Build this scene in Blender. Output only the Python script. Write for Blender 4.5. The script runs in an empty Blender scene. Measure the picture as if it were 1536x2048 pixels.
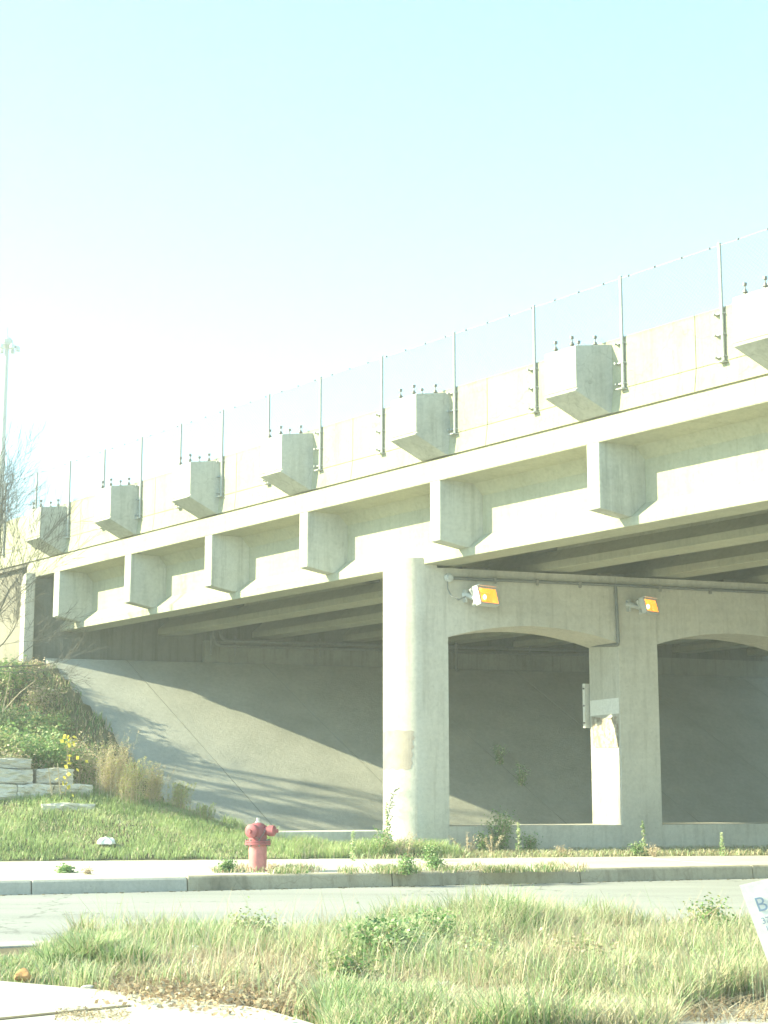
import bpy, bmesh, math, random
import numpy as np
from mathutils import Vector, Matrix
random.seed(7); rng = np.random.default_rng(11)
SC = bpy.context.scene; COL = SC.collection
PI = math.pi

# ------------------------------------------------------------------ survey frame
F = 3200.; HOR = 1575.; PIT = math.atan((HOR-1024)/F); CP, SP = math.cos(PIT), math.sin(PIT); CH = 1.22
K = .8787                                   # bridge runs along (-K, 1)
TH = math.atan(1/2.77); RX, RY = math.cos(TH), math.sin(TH)   # street direction
def ray(x, y):
    v = 1024-y; Y = F*CP-v*SP
    return ((x-768)/Y, 1., (F*SP+v*CP)/Y)
def PD(x, y, d):                            # point on a plane parallel to the street
    r = ray(x, y); t = d/(-RY*r[0]+RX); return Vector((r[0]*t, t, CH+r[2]*t))
def PZ(x, y, z=0.):
    r = ray(x, y); t = (z-CH)/r[2]; return Vector((r[0]*t, t, z))
def PY(x, y, Y):
    r = ray(x, y); return Vector((r[0]*Y, Y, CH+r[2]*Y))
def SD(s, d, z=0.): return Vector((RX*s-RY*d, RY*s+RX*d, z))
def todsd(x, y): return (RX*x+RY*y, -RY*x+RX*y)
def DK(Y): return 6.955+.03*(41.2-Y)        # deck line height along the bridge
X0F = 26.8
def BR(w, Yb, z):                           # bridge frame: w across (skewed), Yb along, z above deck line
    return Vector((X0F-K*Yb+.966*w, Yb+.26*w, DK(Yb)+z))

# ------------------------------------------------------------------ object helpers
def link(me, name, mat=None, parent=None, smooth=False):
    o = bpy.data.objects.new(name, me); COL.objects.link(o)
    if mat is not None:
        for m in (mat if isinstance(mat, (list, tuple)) else [mat]): me.materials.append(m)
    if parent is not None: o.parent = parent
    if smooth:
        for p in me.polygons: p.use_smooth = True
    return o
def empty(name, loc=(0, 0, 0)):
    o = bpy.data.objects.new(name, None); COL.objects.link(o); o.location = loc; o.empty_display_size = .2
    return o
def tag(o, label=None, cat=None, group=None, kind=None):
    if label: o['label'] = label
    if cat: o['category'] = cat
    if group: o['group'] = group
    if kind: o['kind'] = kind
    return o
class MB:
    def __init__(s): s.v = []; s.f = []; s.mi = []
    def add(s, vs, fs, mi=0):
        n = len(s.v); s.v += [tuple(v) for v in vs]; s.f += [tuple(i+n for i in f) for f in fs]; s.mi += [mi]*len(fs)
    def box(s, c, size, rot=None, mi=0):
        x, y, z = [a/2 for a in size]; vs = [Vector((i*x, j*y, k*z)) for i in (-1, 1) for j in (-1, 1) for k in (-1, 1)]
        if rot is not None: vs = [rot @ v for v in vs]
        c = Vector(c); s.add([v+c for v in vs], [(0,1,3,2),(4,6,7,5),(0,4,5,1),(2,3,7,6),(0,2,6,4),(1,5,7,3)], mi)
    def hexa(s, p, mi=0):   # 8 points: bottom 4 (ccw), top 4
        s.add(p, [(3,2,1,0),(4,5,6,7),(0,1,5,4),(1,2,6,5),(2,3,7,6),(3,0,4,7)], mi)
    def prism(s, A, B, mi=0):  # two matching loops
        n = len(A); s.add(list(A)+list(B), [tuple(range(n))[::-1], tuple(range(n, 2*n))]+[(i, (i+1)%n, n+(i+1)%n, n+i) for i in range(n)], mi)
    def sweep(s, loops, mi=0):
        n = len(loops[0]); vs = [v for l in loops for v in l]; fs = [tuple(range(n))[::-1], tuple(range(len(vs)-n, len(vs)))]
        for k in range(len(loops)-1):
            for i in range(n): fs.append((k*n+i, k*n+(i+1)%n, (k+1)*n+(i+1)%n, (k+1)*n+i))
        s.add(vs, fs, mi)
    def tube(s, pts, rad, n=8, mi=0, cap=True):
        pts = [Vector(p) for p in pts]
        if not isinstance(rad, (list, tuple)): rad = [rad]*len(pts)
        vs = []; 
        for i, p in enumerate(pts):
            t = (pts[min(i+1, len(pts)-1)]-pts[max(i-1, 0)]).normalized()
            a = Vector((0, 0, 1)) if abs(t.z) < .9 else Vector((1, 0, 0))
            u = t.cross(a).normalized(); w = t.cross(u)
            vs += [p+(u*math.cos(2*PI*j/n)+w*math.sin(2*PI*j/n))*rad[i] for j in range(n)]
        fs = [(k*n+i, k*n+(i+1)%n, (k+1)*n+(i+1)%n, (k+1)*n+i) for k in range(len(pts)-1) for i in range(n)]
        if cap: fs += [tuple(range(n))[::-1], tuple(range(len(vs)-n, len(vs)))]
        s.add(vs, fs, mi)
    def lathe(s, c, prof, n=20, axis=None, mi=0):
        c = Vector(c); M = Matrix.Identity(3) if axis is None else Vector((0, 0, 1)).rotation_difference(Vector(axis)).to_matrix()
        s.sweep([[c+M @ Vector((max(r, 1e-4)*math.cos(2*PI*j/n), max(r, 1e-4)*math.sin(2*PI*j/n), z)) for j in range(n)] for r, z in prof], mi)
    def build(s, name, mat=None, parent=None, smooth=False, bevel=0, world=True):
        me = bpy.data.meshes.new(name); me.from_pydata(s.v, [], s.f)
        me.polygons.foreach_set('material_index', s.mi)
        bm = bmesh.new(); bm.from_mesh(me); bmesh.ops.recalc_face_normals(bm, faces=bm.faces); bm.to_mesh(me); bm.free()
        if parent is not None and world:
            me.transform(Matrix.Translation(-Vector(parent.location)))
        o = link(me, name, mat, parent, smooth)
        if smooth:
            me.set_sharp_from_angle(angle=math.radians(38))
        if bevel:
            b = o.modifiers.new('bevel', 'BEVEL'); b.width = bevel; b.segments = 2; b.limit_method = 'ANGLE'; b.angle_limit = .6
        return o
def npmesh(name, V, Fq, mat, parent=None, mi=None, smooth=False):
    V = np.asarray(V, dtype=np.float32); Fq = np.asarray(Fq, dtype=np.int32); k = Fq.shape[1]
    me = bpy.data.meshes.new(name); me.vertices.add(len(V)); me.vertices.foreach_set('co', V.ravel())
    me.loops.add(Fq.size); me.loops.foreach_set('vertex_index', Fq.ravel())
    me.polygons.add(len(Fq)); me.polygons.foreach_set('loop_start', np.arange(0, Fq.size, k, dtype=np.int32))
    if parent is not None: me.transform(Matrix.Translation(-Vector(parent.location)))
    o = link(me, name, mat, parent)
    if mi is not None: me.polygons.foreach_set('material_index', np.asarray(mi, dtype=np.int32))
    me.update(calc_edges=True); me.validate()
    return o

# ------------------------------------------------------------------ materials
def newmat(name):
    m = bpy.data.materials.new(name); m.use_nodes = True; nt = m.node_tree
    return m, nt, nt.nodes['Principled BSDF']
def nd(nt, t, **kw):
    n = nt.nodes.new(t)
    for k, v in kw.items(): setattr(n, k, v)
    return n
def coord(nt, scale=(1, 1, 1)):
    g = nd(nt, 'ShaderNodeNewGeometry'); mp = nd(nt, 'ShaderNodeMapping'); mp.inputs['Scale'].default_value = scale
    nt.links.new(g.outputs['Position'], mp.inputs['Vector']); return mp.outputs['Vector']
def noise(nt, vec, scale, detail=6, rough=.6):
    n = nd(nt, 'ShaderNodeTexNoise'); n.inputs['Scale'].default_value = scale; n.inputs['Detail'].default_value = detail
    n.inputs['Roughness'].default_value = rough; nt.links.new(vec, n.inputs['Vector']); return n.outputs['Fac']
def ramp(nt, fac, stops):
    r = nd(nt, 'ShaderNodeValToRGB'); e = r.color_ramp.elements
    while len(e) < len(stops): e.new(.5)
    for el, (p, c) in zip(e, stops): el.position = p; el.color = (*c, 1) if len(c) == 3 else c
    nt.links.new(fac, r.inputs['Fac']); return r.outputs['Color']
def mix(nt, a, b, fac, mode='MIX'):
    n = nd(nt, 'ShaderNodeMix', data_type='RGBA', blend_type=mode)
    for s, v in ((6, a), (7, b)):
        if hasattr(v, 'links'): nt.links.new(v, n.inputs[s])
        else: n.inputs[s].default_value = (*v, 1)
    if hasattr(fac, 'links'): nt.links.new(fac, n.inputs[0])
    else: n.inputs[0].default_value = fac
    return n.outputs[2]
def bump(nt, b, h, strength=.3, dist=.02):
    n = nd(nt, 'ShaderNodeBump'); n.inputs['Strength'].default_value = strength; n.inputs['Distance'].default_value = dist
    nt.links.new(h, n.inputs['Height']); nt.links.new(n.outputs['Normal'], b.inputs['Normal'])
def concrete(name, col, dark=.72, streak=.35, rough=.88, grain=14., boards=0, crack=False):
    m, nt, b = newmat(name)
    v = coord(nt); big = noise(nt, v, .8, 8, .65); fine = noise(nt, v, grain, 8, .7)
    c1 = tuple(a*dark for a in col); c2 = tuple(min(a*1.08, .9) for a in col)
    base = ramp(nt, big, [(.3, c1), (.52, col), (.75, c2)])
    base = mix(nt, base, ramp(nt, fine, [(.3, (.72, .72, .72)), (.6, (1, 1, 1))]), .6, 'MULTIPLY')
    if streak:
        st = noise(nt, coord(nt, (5., 5., .35)), 1.3, 6, .7)
        base = mix(nt, base, ramp(nt, st, [(.34, (.52, .5, .46)), (.5, (1, 1, 1))]), streak, 'MULTIPLY')
    if crack:
        vo = nd(nt, 'ShaderNodeTexVoronoi', feature='DISTANCE_TO_EDGE'); vo.inputs['Scale'].default_value = .9
        wv = coord(nt); wob = nd(nt, 'ShaderNodeTexNoise'); wob.inputs['Scale'].default_value = 3; nt.links.new(wv, wob.inputs['Vector'])
        ad = nd(nt, 'ShaderNodeVectorMath', operation='MULTIPLY_ADD'); nt.links.new(wob.outputs['Color'], ad.inputs[0]); ad.inputs[1].default_value = (.5, .5, .5); nt.links.new(wv, ad.inputs[2])
        nt.links.new(ad.outputs[0], vo.inputs['Vector'])
        base = mix(nt, base, ramp(nt, vo.outputs['Distance'], [(.0, (.45, .42, .38)), (.009, (1, 1, 1))]), .38, 'MULTIPLY')
    # small pits
    pit = nd(nt, 'ShaderNodeTexVoronoi'); pit.inputs['Scale'].default_value = 9; nt.links.new(v, pit.inputs['Vector'])
    base = mix(nt, base, ramp(nt, pit.outputs['Distance'], [(.05, (.5, .48, .44)), (.11, (1, 1, 1))]), .45, 'MULTIPLY')
    nt.links.new(base, b.inputs['Base Color']); b.inputs['Roughness'].default_value = rough
    h = fine
    if boards:
        w = nd(nt, 'ShaderNodeTexWave', bands_direction='Z'); w.inputs['Scale'].default_value = boards; nt.links.new(coord(nt), w.inputs['Vector'])
        w.inputs['Distortion'].default_value = .6
        ma = nd(nt, 'ShaderNodeMath', operation='MULTIPLY_ADD'); nt.links.new(w.outputs['Fac'], ma.inputs[0]); ma.inputs[1].default_value = .5; nt.links.new(fine, ma.inputs[2]); h = ma.outputs[0]
    bump(nt, b, h, .35, .012)
    return m
def plain(name, col, rough=.6, metal=0., var=.15, scale=20.):
    m, nt, b = newmat(name); f = noise(nt, coord(nt), scale, 5)
    c = ramp(nt, f, [(.3, tuple(a*(1-var) for a in col)), (.7, tuple(min(1, a*(1+var)) for a in col))])
    nt.links.new(c, b.inputs['Base Color']); b.inputs['Roughness'].default_value = rough; b.inputs['Metallic'].default_value = metal
    return m
def leafmat(name, cols, scale=6., trans=.35, rough=.55):
    m, nt, b = newmat(name)
    f = noise(nt, coord(nt), scale, 3, .7); n = len(cols)
    c = ramp(nt, f, [(.3+.4*i/max(1, n-1), cols[i]) for i in range(n)])
    nt.links.new(c, b.inputs['Base Color']); b.inputs['Roughness'].default_value = rough
    t = nd(nt, 'ShaderNodeBsdfTranslucent'); nt.links.new(c, t.inputs['Color']); mx = nd(nt, 'ShaderNodeMixShader'); mx.inputs[0].default_value = trans
    out = nt.nodes['Material Output']; nt.links.new(b.outputs[0], mx.inputs[1]); nt.links.new(t.outputs[0], mx.inputs[2]); nt.links.new(mx.outputs[0], out.inputs['Surface'])
    return m
def emat(name, col, strength):
    m, nt, b = newmat(name); b.inputs['Base Color'].default_value = (*col, 1); b.inputs['Emission Color'].default_value = (*col, 1); b.inputs['Emission Strength'].default_value = strength; b.inputs['Roughness'].default_value = .2
    return m

CW = (.50, .485, .43)
M_par = concrete('parapet_concrete', (.38, .38, .27), .82, .30, crack=True)
M_gir = concrete('girder_concrete', (.40, .40, .30), .86, .25, boards=2.2)
M_brk = concrete('bracket_concrete', (.47, .48, .42), .74, .45, boards=3.)
M_blk = concrete('pilaster_concrete', (.47, .475, .415), .78, .35, crack=True)
M_pier = concrete('pier_concrete', (.56, .54, .475), .84, .35, boards=1.5)
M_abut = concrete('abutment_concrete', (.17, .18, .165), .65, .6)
M_wing = concrete('wing_concrete', (.22, .205, .165), .6, .6)
M_slope = None
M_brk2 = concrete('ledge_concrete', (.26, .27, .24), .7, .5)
M_walk = concrete('walk_concrete', (.52, .50, .43), .85, 0, grain=25)
M_curb = concrete('curb_concrete', (.42, .41, .36), .7, .2, grain=25)
M_curbold = concrete('old_curb_concrete', (.38, .34, .25), .50, .6, grain=18, crack=True)
M_stone = concrete('limestone', (.56, .53, .46), .78, 0, grain=6)
M_galv = plain('galvanised_steel', (.36, .38, .37), .6, .1, .12)
M_wire = plain('fence_wire', (.20, .22, .24), .6, .1, .1)
M_bolt = plain('bolt_steel', (.22, .21, .19), .6, .5, .3)
M_pipe = plain('grey_conduit', (.17, .18, .18), .55, .2, .2)
M_lampb = plain('floodlight_grey', (.50, .52, .52), .45, .2, .1)
def paint_worn(name, col, chip, amt):
    m, nt, b = newmat(name); v = coord(nt)
    c = ramp(nt, noise(nt, v, 7, 6), [(.3, tuple(a*.75 for a in col)), (.7, tuple(min(1, a*1.2) for a in col))])
    c = mix(nt, c, chip, ramp(nt, noise(nt, v, 38, 6, .75), [(amt, (0, 0, 0)), (amt+.04, (1, 1, 1))]))
    nt.links.new(c, b.inputs['Base Color']); b.inputs['Roughness'].default_value = .6; bump(nt, b, noise(nt, v, 60, 5, .8), .4, .004); return m
M_redl = paint_worn('hydrant_faded', (.55, .20, .20), (.30, .22, .20), .60)
M_red = paint_worn('hydrant_red', (.36, .09, .11), (.18, .12, .12), .58)
M_white = plain('plain_white', (.75, .74, .70), .5, 0, .1)
M_plate = plain('plate_steel', (.62, .60, .55), .45, .2, .1)
M_patch = plain('cover_paint', (.33, .29, .25), .8, 0, .12, 5)
M_ink = plain('marker_ink', (.10, .14, .11), .7)
M_bark = plain('bark', (.12, .115, .10), .9, 0, .35, 30)
M_stick = plain('dead_stem', (.42, .34, .24), .85, 0, .3, 20)
M_signink = plain('sign_ink', (.22, .30, .42), .6)
M_amber = emat('amber_glass', (1., .36, .035), .19)
M_bulb = emat('lamp_bulb', (1., .8, .30), 1.2)

def slope_mat():
    m, nt, b = newmat('slope_concrete')
    v = coord(nt); col = (.36, .35, .31)
    base = ramp(nt, noise(nt, v, .6, 8, .65), [(.3, (.32, .325, .285)), (.52, (.40, .405, .36)), (.72, (.46, .465, .41))])
    base = mix(nt, base, ramp(nt, noise(nt, v, 10, 8, .75), [(.3, (.66, .66, .64)), (.6, (1, 1, 1))]), .6, 'MULTIPLY')
    # joints at fixed distance across the bridge: X0 = x + K y
    g = nd(nt, 'ShaderNodeNewGeometry'); dp = nd(nt, 'ShaderNodeVectorMath', operation='DOT_PRODUCT'); nt.links.new(g.outputs['Position'], dp.inputs[0]); dp.inputs[1].default_value = (1, K, 0)
    def lines(src, period, off, wd):
        a = nd(nt, 'ShaderNodeMath', operation='ADD'); nt.links.new(src, a.inputs[0]); a.inputs[1].default_value = -off+period*200.5
        md = nd(nt, 'ShaderNodeMath', operation='MODULO'); nt.links.new(a.outputs[0], md.inputs[0]); md.inputs[1].default_value = period
        sb = nd(nt, 'ShaderNodeMath', operation='SUBTRACT'); nt.links.new(md.outputs[0], sb.inputs[0]); sb.inputs[1].default_value = period/2
        ab = nd(nt, 'ShaderNodeMath', operation='ABSOLUTE'); nt.links.new(sb.outputs[0], ab.inputs[0])
        lt = nd(nt, 'ShaderNodeMath', operation='LESS_THAN'); nt.links.new(ab.outputs[0], lt.inputs[0]); lt.inputs[1].default_value = wd; return lt.outputs[0]
    j = lines(dp.outputs['Value'], 4.47, 29.3, .012)
    base = mix(nt, base, (.16, .165, .14), j)
    nt.links.new(base, b.inputs['Base Color']); b.inputs['Roughness'].default_value = .9
    # broom finish running down the slope
    w = noise(nt, coord(nt, (14, 14, 14)), 1.0, 6, .8)
    bump(nt, b, w, .5, .03)
    return m
M_slope = slope_mat()
def road_mat():
    m, nt, b = newmat('asphalt'); v = coord(nt)
    base = ramp(nt, noise(nt, v, 60, 6, .8), [(.3, (.21, .22, .21)), (.55, (.30, .31, .295)), (.75, (.38, .39, .37))])
    base = mix(nt, base, ramp(nt, noise(nt, coord(nt, (.25, 1.2, 1)), .9, 6, .6), [(.3, (.78, .78, .78)), (.7, (1.12, 1.12, 1.1))]), .8, 'MULTIPLY')
    vo = nd(nt, 'ShaderNodeTexVoronoi', feature='DISTANCE_TO_EDGE'); vo.inputs['Scale'].default_value = .28
    wob = nd(nt, 'ShaderNodeTexNoise'); wob.inputs['Scale'].default_value = 2.5; wob.inputs['Detail'].default_value = 6; nt.links.new(v, wob.inputs['Vector'])
    ad = nd(nt, 'ShaderNodeVectorMath', operation='MULTIPLY_ADD'); nt.links.new(wob.outputs['Color'], ad.inputs[0]); ad.inputs[1].default_value = (.9, .9, .9); nt.links.new(v, ad.inputs[2]); nt.links.new(ad.outputs[0], vo.inputs['Vector'])
    base = mix(nt, base, ramp(nt, vo.outputs['Distance'], [(0, (.35, .35, .35)), (.008, (1, 1, 1))]), .75, 'MULTIPLY')
    nt.links.new(base, b.inputs['Base Color']); b.inputs['Roughness'].default_value = .85; bump(nt, b, noise(nt, v, 90, 4, .8), .4, .008)
    return m
M_road = road_mat()
def soil_mat(name, a, bcol, c):
    m, nt, b = newmat(name); v = coord(nt)
    base = ramp(nt, noise(nt, v, 1.4, 8, .7), [(.3, a), (.5, bcol), (.7, c)])
    base = mix(nt, base, ramp(nt, noise(nt, v, 30, 6, .8), [(.3, (.55, .55, .5)), (.65, (1.1, 1.1, 1.05))]), .8, 'MULTIPLY')
    nt.links.new(base, b.inputs['Base Color']); b.inputs['Roughness'].default_value = .95; bump(nt, b, noise(nt, v, 25, 6, .8), .8, .04); return m
M_soil = soil_mat('soil', (.10, .085, .055), (.16, .14, .085), (.22, .19, .12))
M_bank = soil_mat('bank_soil', (.07, .075, .035), (.11, .115, .05), (.17, .15, .08))
L_grass = leafmat('lawn_blades', [(.20, .30, .11), (.34, .45, .19), (.50, .56, .30)], 1.6, .4)
L_verge = leafmat('verge_blades', [(.24, .34, .16), (.44, .54, .29), (.64, .67, .44)], 2.2, .4)
L_dry = leafmat('dry_blades', [(.38, .33, .21), (.52, .46, .31), (.66, .60, .44)], 4, .35)
L_green = leafmat('green_leaves', [(.06, .14, .045), (.15, .28, .09), (.30, .42, .15)], 5, .35)
L_olive = leafmat('olive_leaves', [(.15, .18, .07), (.30, .33, .15), (.47, .45, .25)], 5, .35)
L_gold = leafmat('gold_weed', [(.28, .27, .09), (.46, .42, .16), (.62, .54, .27)], 5, .4)
L_tan = leafmat('tan_seed', [(.34, .27, .18), (.52, .41, .29), (.66, .56, .43)], 8, .35)
L_yel = leafmat('yellow_leaf', [(.60, .52, .06), (.75, .68, .12)], 8, .5)
L_litter = leafmat('litter_leaf', [(.24, .16, .09), (.38, .27, .17), (.52, .42, .30)], 25, .25)

# ------------------------------------------------------------------ sky, sun, camera
EL = math.radians(28.); SUN = Vector((-.9995, -.03, 0)).normalized(); AZ = math.atan2(SUN.x, SUN.y)
W = bpy.data.worlds.new('World'); SC.world = W; W.use_nodes = True; wn = W.node_tree
bg = wn.nodes['Background']; sk = wn.nodes.new('ShaderNodeTexSky'); sk.sky_type = 'NISHITA'; sk.sun_disc = False
sk.sun_elevation = EL; sk.sun_rotation = AZ; sk.altitude = 100; sk.air_density = 1.; sk.dust_density = .4; sk.ozone_density = 1.
hs = wn.nodes.new('ShaderNodeHueSaturation'); hs.inputs['Saturation'].default_value = .85; wn.links.new(sk.outputs[0], hs.inputs['Color']); tn = wn.nodes.new('ShaderNodeMix'); tn.data_type = 'RGBA'; tn.blend_type = 'MULTIPLY'; tn.inputs[0].default_value = 1; tn.inputs[7].default_value = (.64, .91, .90, 1); wn.links.new(hs.outputs[0], tn.inputs[6]); wn.links.new(tn.outputs[2], bg.inputs['Color']); bg.inputs['Strength'].default_value = .09
sl = bpy.data.lights.new('sun', 'SUN'); sl.energy = 3.3; sl.angle = math.radians(.5); sl.color = (1., .94, .61)
so = bpy.data.objects.new('sun', sl); COL.objects.link(so)
so.rotation_euler = (-(SUN*math.cos(EL)+Vector((0, 0, math.sin(EL))))).to_track_quat('-Z', 'Y').to_euler(); so.location = (-20, -5, 30)
cam = bpy.data.cameras.new('camera'); cam.sensor_fit = 'VERTICAL'; cam.sensor_height = 32; cam.lens = 32*F/2048; cam.clip_end = 3000; cam.clip_start = .1
co = bpy.data.objects.new('camera', cam); COL.objects.link(co); co.location = (0, 0, CH); co.rotation_euler = (PI/2+PIT, 0, 0); SC.camera = co
SC.view_settings.view_transform = 'Standard'; SC.view_settings.look = 'None'; SC.view_settings.gamma = 1; SC.view_settings.exposure = 2.52
SC.cycles.max_bounces = 8; SC.cycles.diffuse_bounces = 4

# ------------------------------------------------------------------ terrain
def sstep(a, b, x): t = np.clip((x-a)/(b-a), 0, 1); return t*t*(3-2*t)
def dback(s): return 28.05-.178*(s-3.3)
SLT = 34.3                                   # slope toe
def terrain(s, d):
    s = np.asarray(s, float); d = np.asarray(d, float)
    X = RX*s-RY*d; Y = RY*s+RX*d; X0 = X+K*Y
    L = 1-sstep(4.8, 10.2, s)
    lawn = L*np.clip(.36*(d-dback(s)), 0, 1.15+.05*np.clip(d-31, 0, 10))
    inside = sstep(26.85, 27.1, X0)
    slope = np.clip(.7*(d-SLT), -5, 4.2)+.10-.55*inside
    z = np.maximum(lawn, np.minimum(slope, 4.15))
    z = np.where((s > 10.4) & (d > 28.4), np.minimum(z, -.02)*(d < SLT)+(d >= SLT)*z, z)
    z = z+.035*np.sin(s*2.1+d)*np.sin(d*1.7)*(d > dback(s)+.4)
    return np.where(d < dback(s)-.02, -.03, z)
def tz(x, y):
    s, d = todsd(x, y); return float(terrain(s, d))
def grid(name, sa, sb, ns, da, db, ndd, mat, fn):
    S, D_ = np.meshgrid(np.linspace(sa, sb, ns), np.linspace(da, db, ndd)); Z = fn(S, D_)
    X = RX*S-RY*D_; Y = RY*S+RX*D_; V = np.stack([X, Y, Z], -1).reshape(-1, 3)
    i = np.arange(ns*ndd).reshape(ndd, ns); q = np.stack([i[:-1, :-1], i[:-1, 1:], i[1:, 1:], i[1:, :-1]], -1).reshape(-1, 4)
    o = npmesh(name, V, q, mat); 
    for p in o.data.polygons: p.use_smooth = True
    return o
mb = MB(); mb.add([(-400, -400, -.42), (400, -400, -.42), (400, 400, -.42), (-400, 400, -.42)], [(0, 1, 2, 3)])
tag(mb.build('ground', M_soil), kind='structure')
tag(grid('embankment', -32, 30, 320, 25.4, 62, 190, M_bank, terrain), kind='structure')
def slab(name, quads, z0, z1, mat, bevel=0, kind='structure'):
    mb = MB()
    for (s0, s1, d0, d1) in quads:
        mb.hexa([SD(s0, d0, z0), SD(s1, d0, z0), SD(s1, d1, z0), SD(s0, d1, z0), SD(s0, d0, z1), SD(s1, d0, z1), SD(s1, d1, z1), SD(s0, d1, z1)])
    o = mb.build(name, mat, bevel=bevel)
    if kind: tag(o, kind=kind)
    return o
slab('road', [(-90, 90, 15.3, 22.10)], -.40, -.18, M_road)
slab('gutter', [(-90, 90, 13.5, 15.296)], -.40, -.165, M_walk)
# far pavement: flags from the kerb to the grass line, front edge straight, back edge slanting
mb = MB(); s = -60.
while s < 70:
    a, b = s+.008, s+1.9-.008; z = -.0+random.uniform(-.004, .004)
    for (f0, f1) in ((0, .52), (.53, 1.)):
        da0 = 22.30+(dback(a)-22.30)*f0; da1 = 22.30+(dback(a)-22.30)*f1-.012; db0 = 22.30+(dback(b)-22.30)*f0; db1 = 22.30+(dback(b)-22.30)*f1-.012
        mb.hexa([SD(a, da0, -.3), SD(b, db0, -.3), SD(b, db1, -.3), SD(a, da1, -.3), SD(a, da0, z), SD(b, db0, z), SD(b, db1, z), SD(a, da1, z)])
    s += 1.9
tag(mb.build('pavement', M_walk, bevel=.006), kind='structure')
slab('pavement_bed', [(-60, 70, 22.3, 26.6)], -.35, -.02, M_soil)
# kerb: newer smooth length to the left, older stained length to the right
def kerb(name, s0, s1, mat, z=0.0, step=3.0):
    mb = MB(); s = s0
    while s < s1-.01:
        e = min(s+step, s1); a, b = s+.006, e-.006
        mb.prism([SD(a, q, w) for q, w in ((22.10, -.38), (22.10, -.175), (22.13, z-.03), (22.16, z), (22.295, z), (22.295, -.38))],
                 [SD(b, q, w) for q, w in ((22.10, -.38), (22.10, -.175), (22.13, z-.03), (22.16, z), (22.295, z), (22.295, -.38))]); s = e
    return mb.build(name, mat, bevel=.012)
KS = todsd(*PZ(405, 1765, -.02)[:2])[0]
tag(kerb('kerb', -60, KS, M_curb, .005), kind='structure')
mb = MB()
for k in range(420):
    s_ = random.uniform(-6, 22); d_ = 22.08-abs(random.gauss(0, .07)); a = random.uniform(.008, .03); c = SD(s_, d_, -.178); mb.box(c, (a*2, a, a*.5), Matrix.Rotation(random.uniform(0, 3), 3, 'Z'))
tag(mb.build('gutter_grit', M_soil), kind='stuff')
tag(kerb('old_kerb', KS, 70, M_curbold, .02), kind='structure')
# near side: verge and driveway
def verge(s, d): return -.04+.03*np.sin(s*1.7)*np.sin(d*2.3)+.06*sstep(8, 12, s*0+d)*0
def vergez(s, d): return -.03+.025*np.sin(np.asarray(s)*1.7)*np.sin(np.asarray(d)*2.3)
tag(grid('verge', -14, 16, 90, 3.0, 13.46, 60, M_soil, lambda s, d: vergez(s, d)), kind='structure')
slab('near_kerb', [(-90, 90, 13.34, 13.495)], -.40, -.02, M_curb, .01)
DW = [(-260, 1938), (10, 1962), (150, 1974), (300, 1988), (420, 1998), (540, 2020), (640, 2050), (700, 2120), (-260, 2120)]
mb = MB(); A = [PZ(x, y, .018) for x, y in DW]; mb.prism([Vector((p.x, p.y, -.2)) for p in A], A)
tag(mb.build('driveway', M_walk, bevel=.01), kind='structure')
mb = MB(); A = [PZ(x, y, .019) for x, y in ((-260, 2062), (20, 2034), (260, 2010), (262, 2013), (20, 2038), (-260, 2067))]
mb.prism([p-Vector((0, 0, .01)) for p in A], [p+Vector((0, 0, .003)) for p in A]); tag(mb.build('driveway_joint', M_soil), kind='structure')
DW2 = [(1330, 2030), (1440, 2010), (1700, 2000), (1700, 2120), (1290, 2120)]
mb = MB(); A = [PZ(x, y, .018) for x, y in DW2]; mb.prism([Vector((p.x, p.y, -.2)) for p in A], A)
tag(mb.build('driveway_apron', M_walk, bevel=.01), kind='structure')
# concrete slope paving under the bridge
mb = MB()
def SLP(X0, d, dz=0.):   # point on paving for given across position and d
    # X0 = X+K Y with X=RX s-RY d, Y=RY s+RX d
    s = (X0-(-RY*d+K*RX*d))/(RX+K*RY); return SD(s, d, .7*(d-SLT)+dz)
cols = [26.75]+[29.3+4.47*i for i in range(-0, 7)]
n = 14
for a, b in zip(cols[:-1], cols[1:]):
    for i in range(n):
        d0 = 33.6+(40.6-33.6)*i/n; d1 = 33.6+(40.6-33.6)*(i+1)/n
        g = .006
        mb.prism([SLP(a+g, d0, -.3), SLP(b-g, d0, -.3), SLP(b-g, d0), SLP(a+g, d0)], [SLP(a+g, d1, -.3), SLP(b-g, d1, -.3), SLP(b-g, d1), SLP(a+g, d1)])
tag(mb.build('slope_paving', M_slope), kind='structure')
# level floor behind the toe wall
slab('slope_floor', [(8.6, 40, 29.6, 34.6)], -.3, .0, M_slope)

# ------------------------------------------------------------------ bridge
YE, YR = 40.95, 9.0                           # abutment end / right end
ys = [YR+(YE-YR)*i/16 for i in range(17)]
bridge = tag(empty('road_bridge', BR(0, YE, -3)), 'long pale concrete road bridge running into the distance over the street', 'bridge')
def bsweep(sec, name, mat, Ys=None, parent=bridge, bevel=0, cut=None):
    mb = MB(); mb.sweep([[BR(w, Y+(.11*max(w, 0) if Y > 40.5 else 0), z) for w, z in sec] for Y in (Ys or ys)]); return mb.build(name, mat, parent, bevel=bevel)
yp = [YR+(74-YR)*i/30 for i in range(31)]
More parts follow.
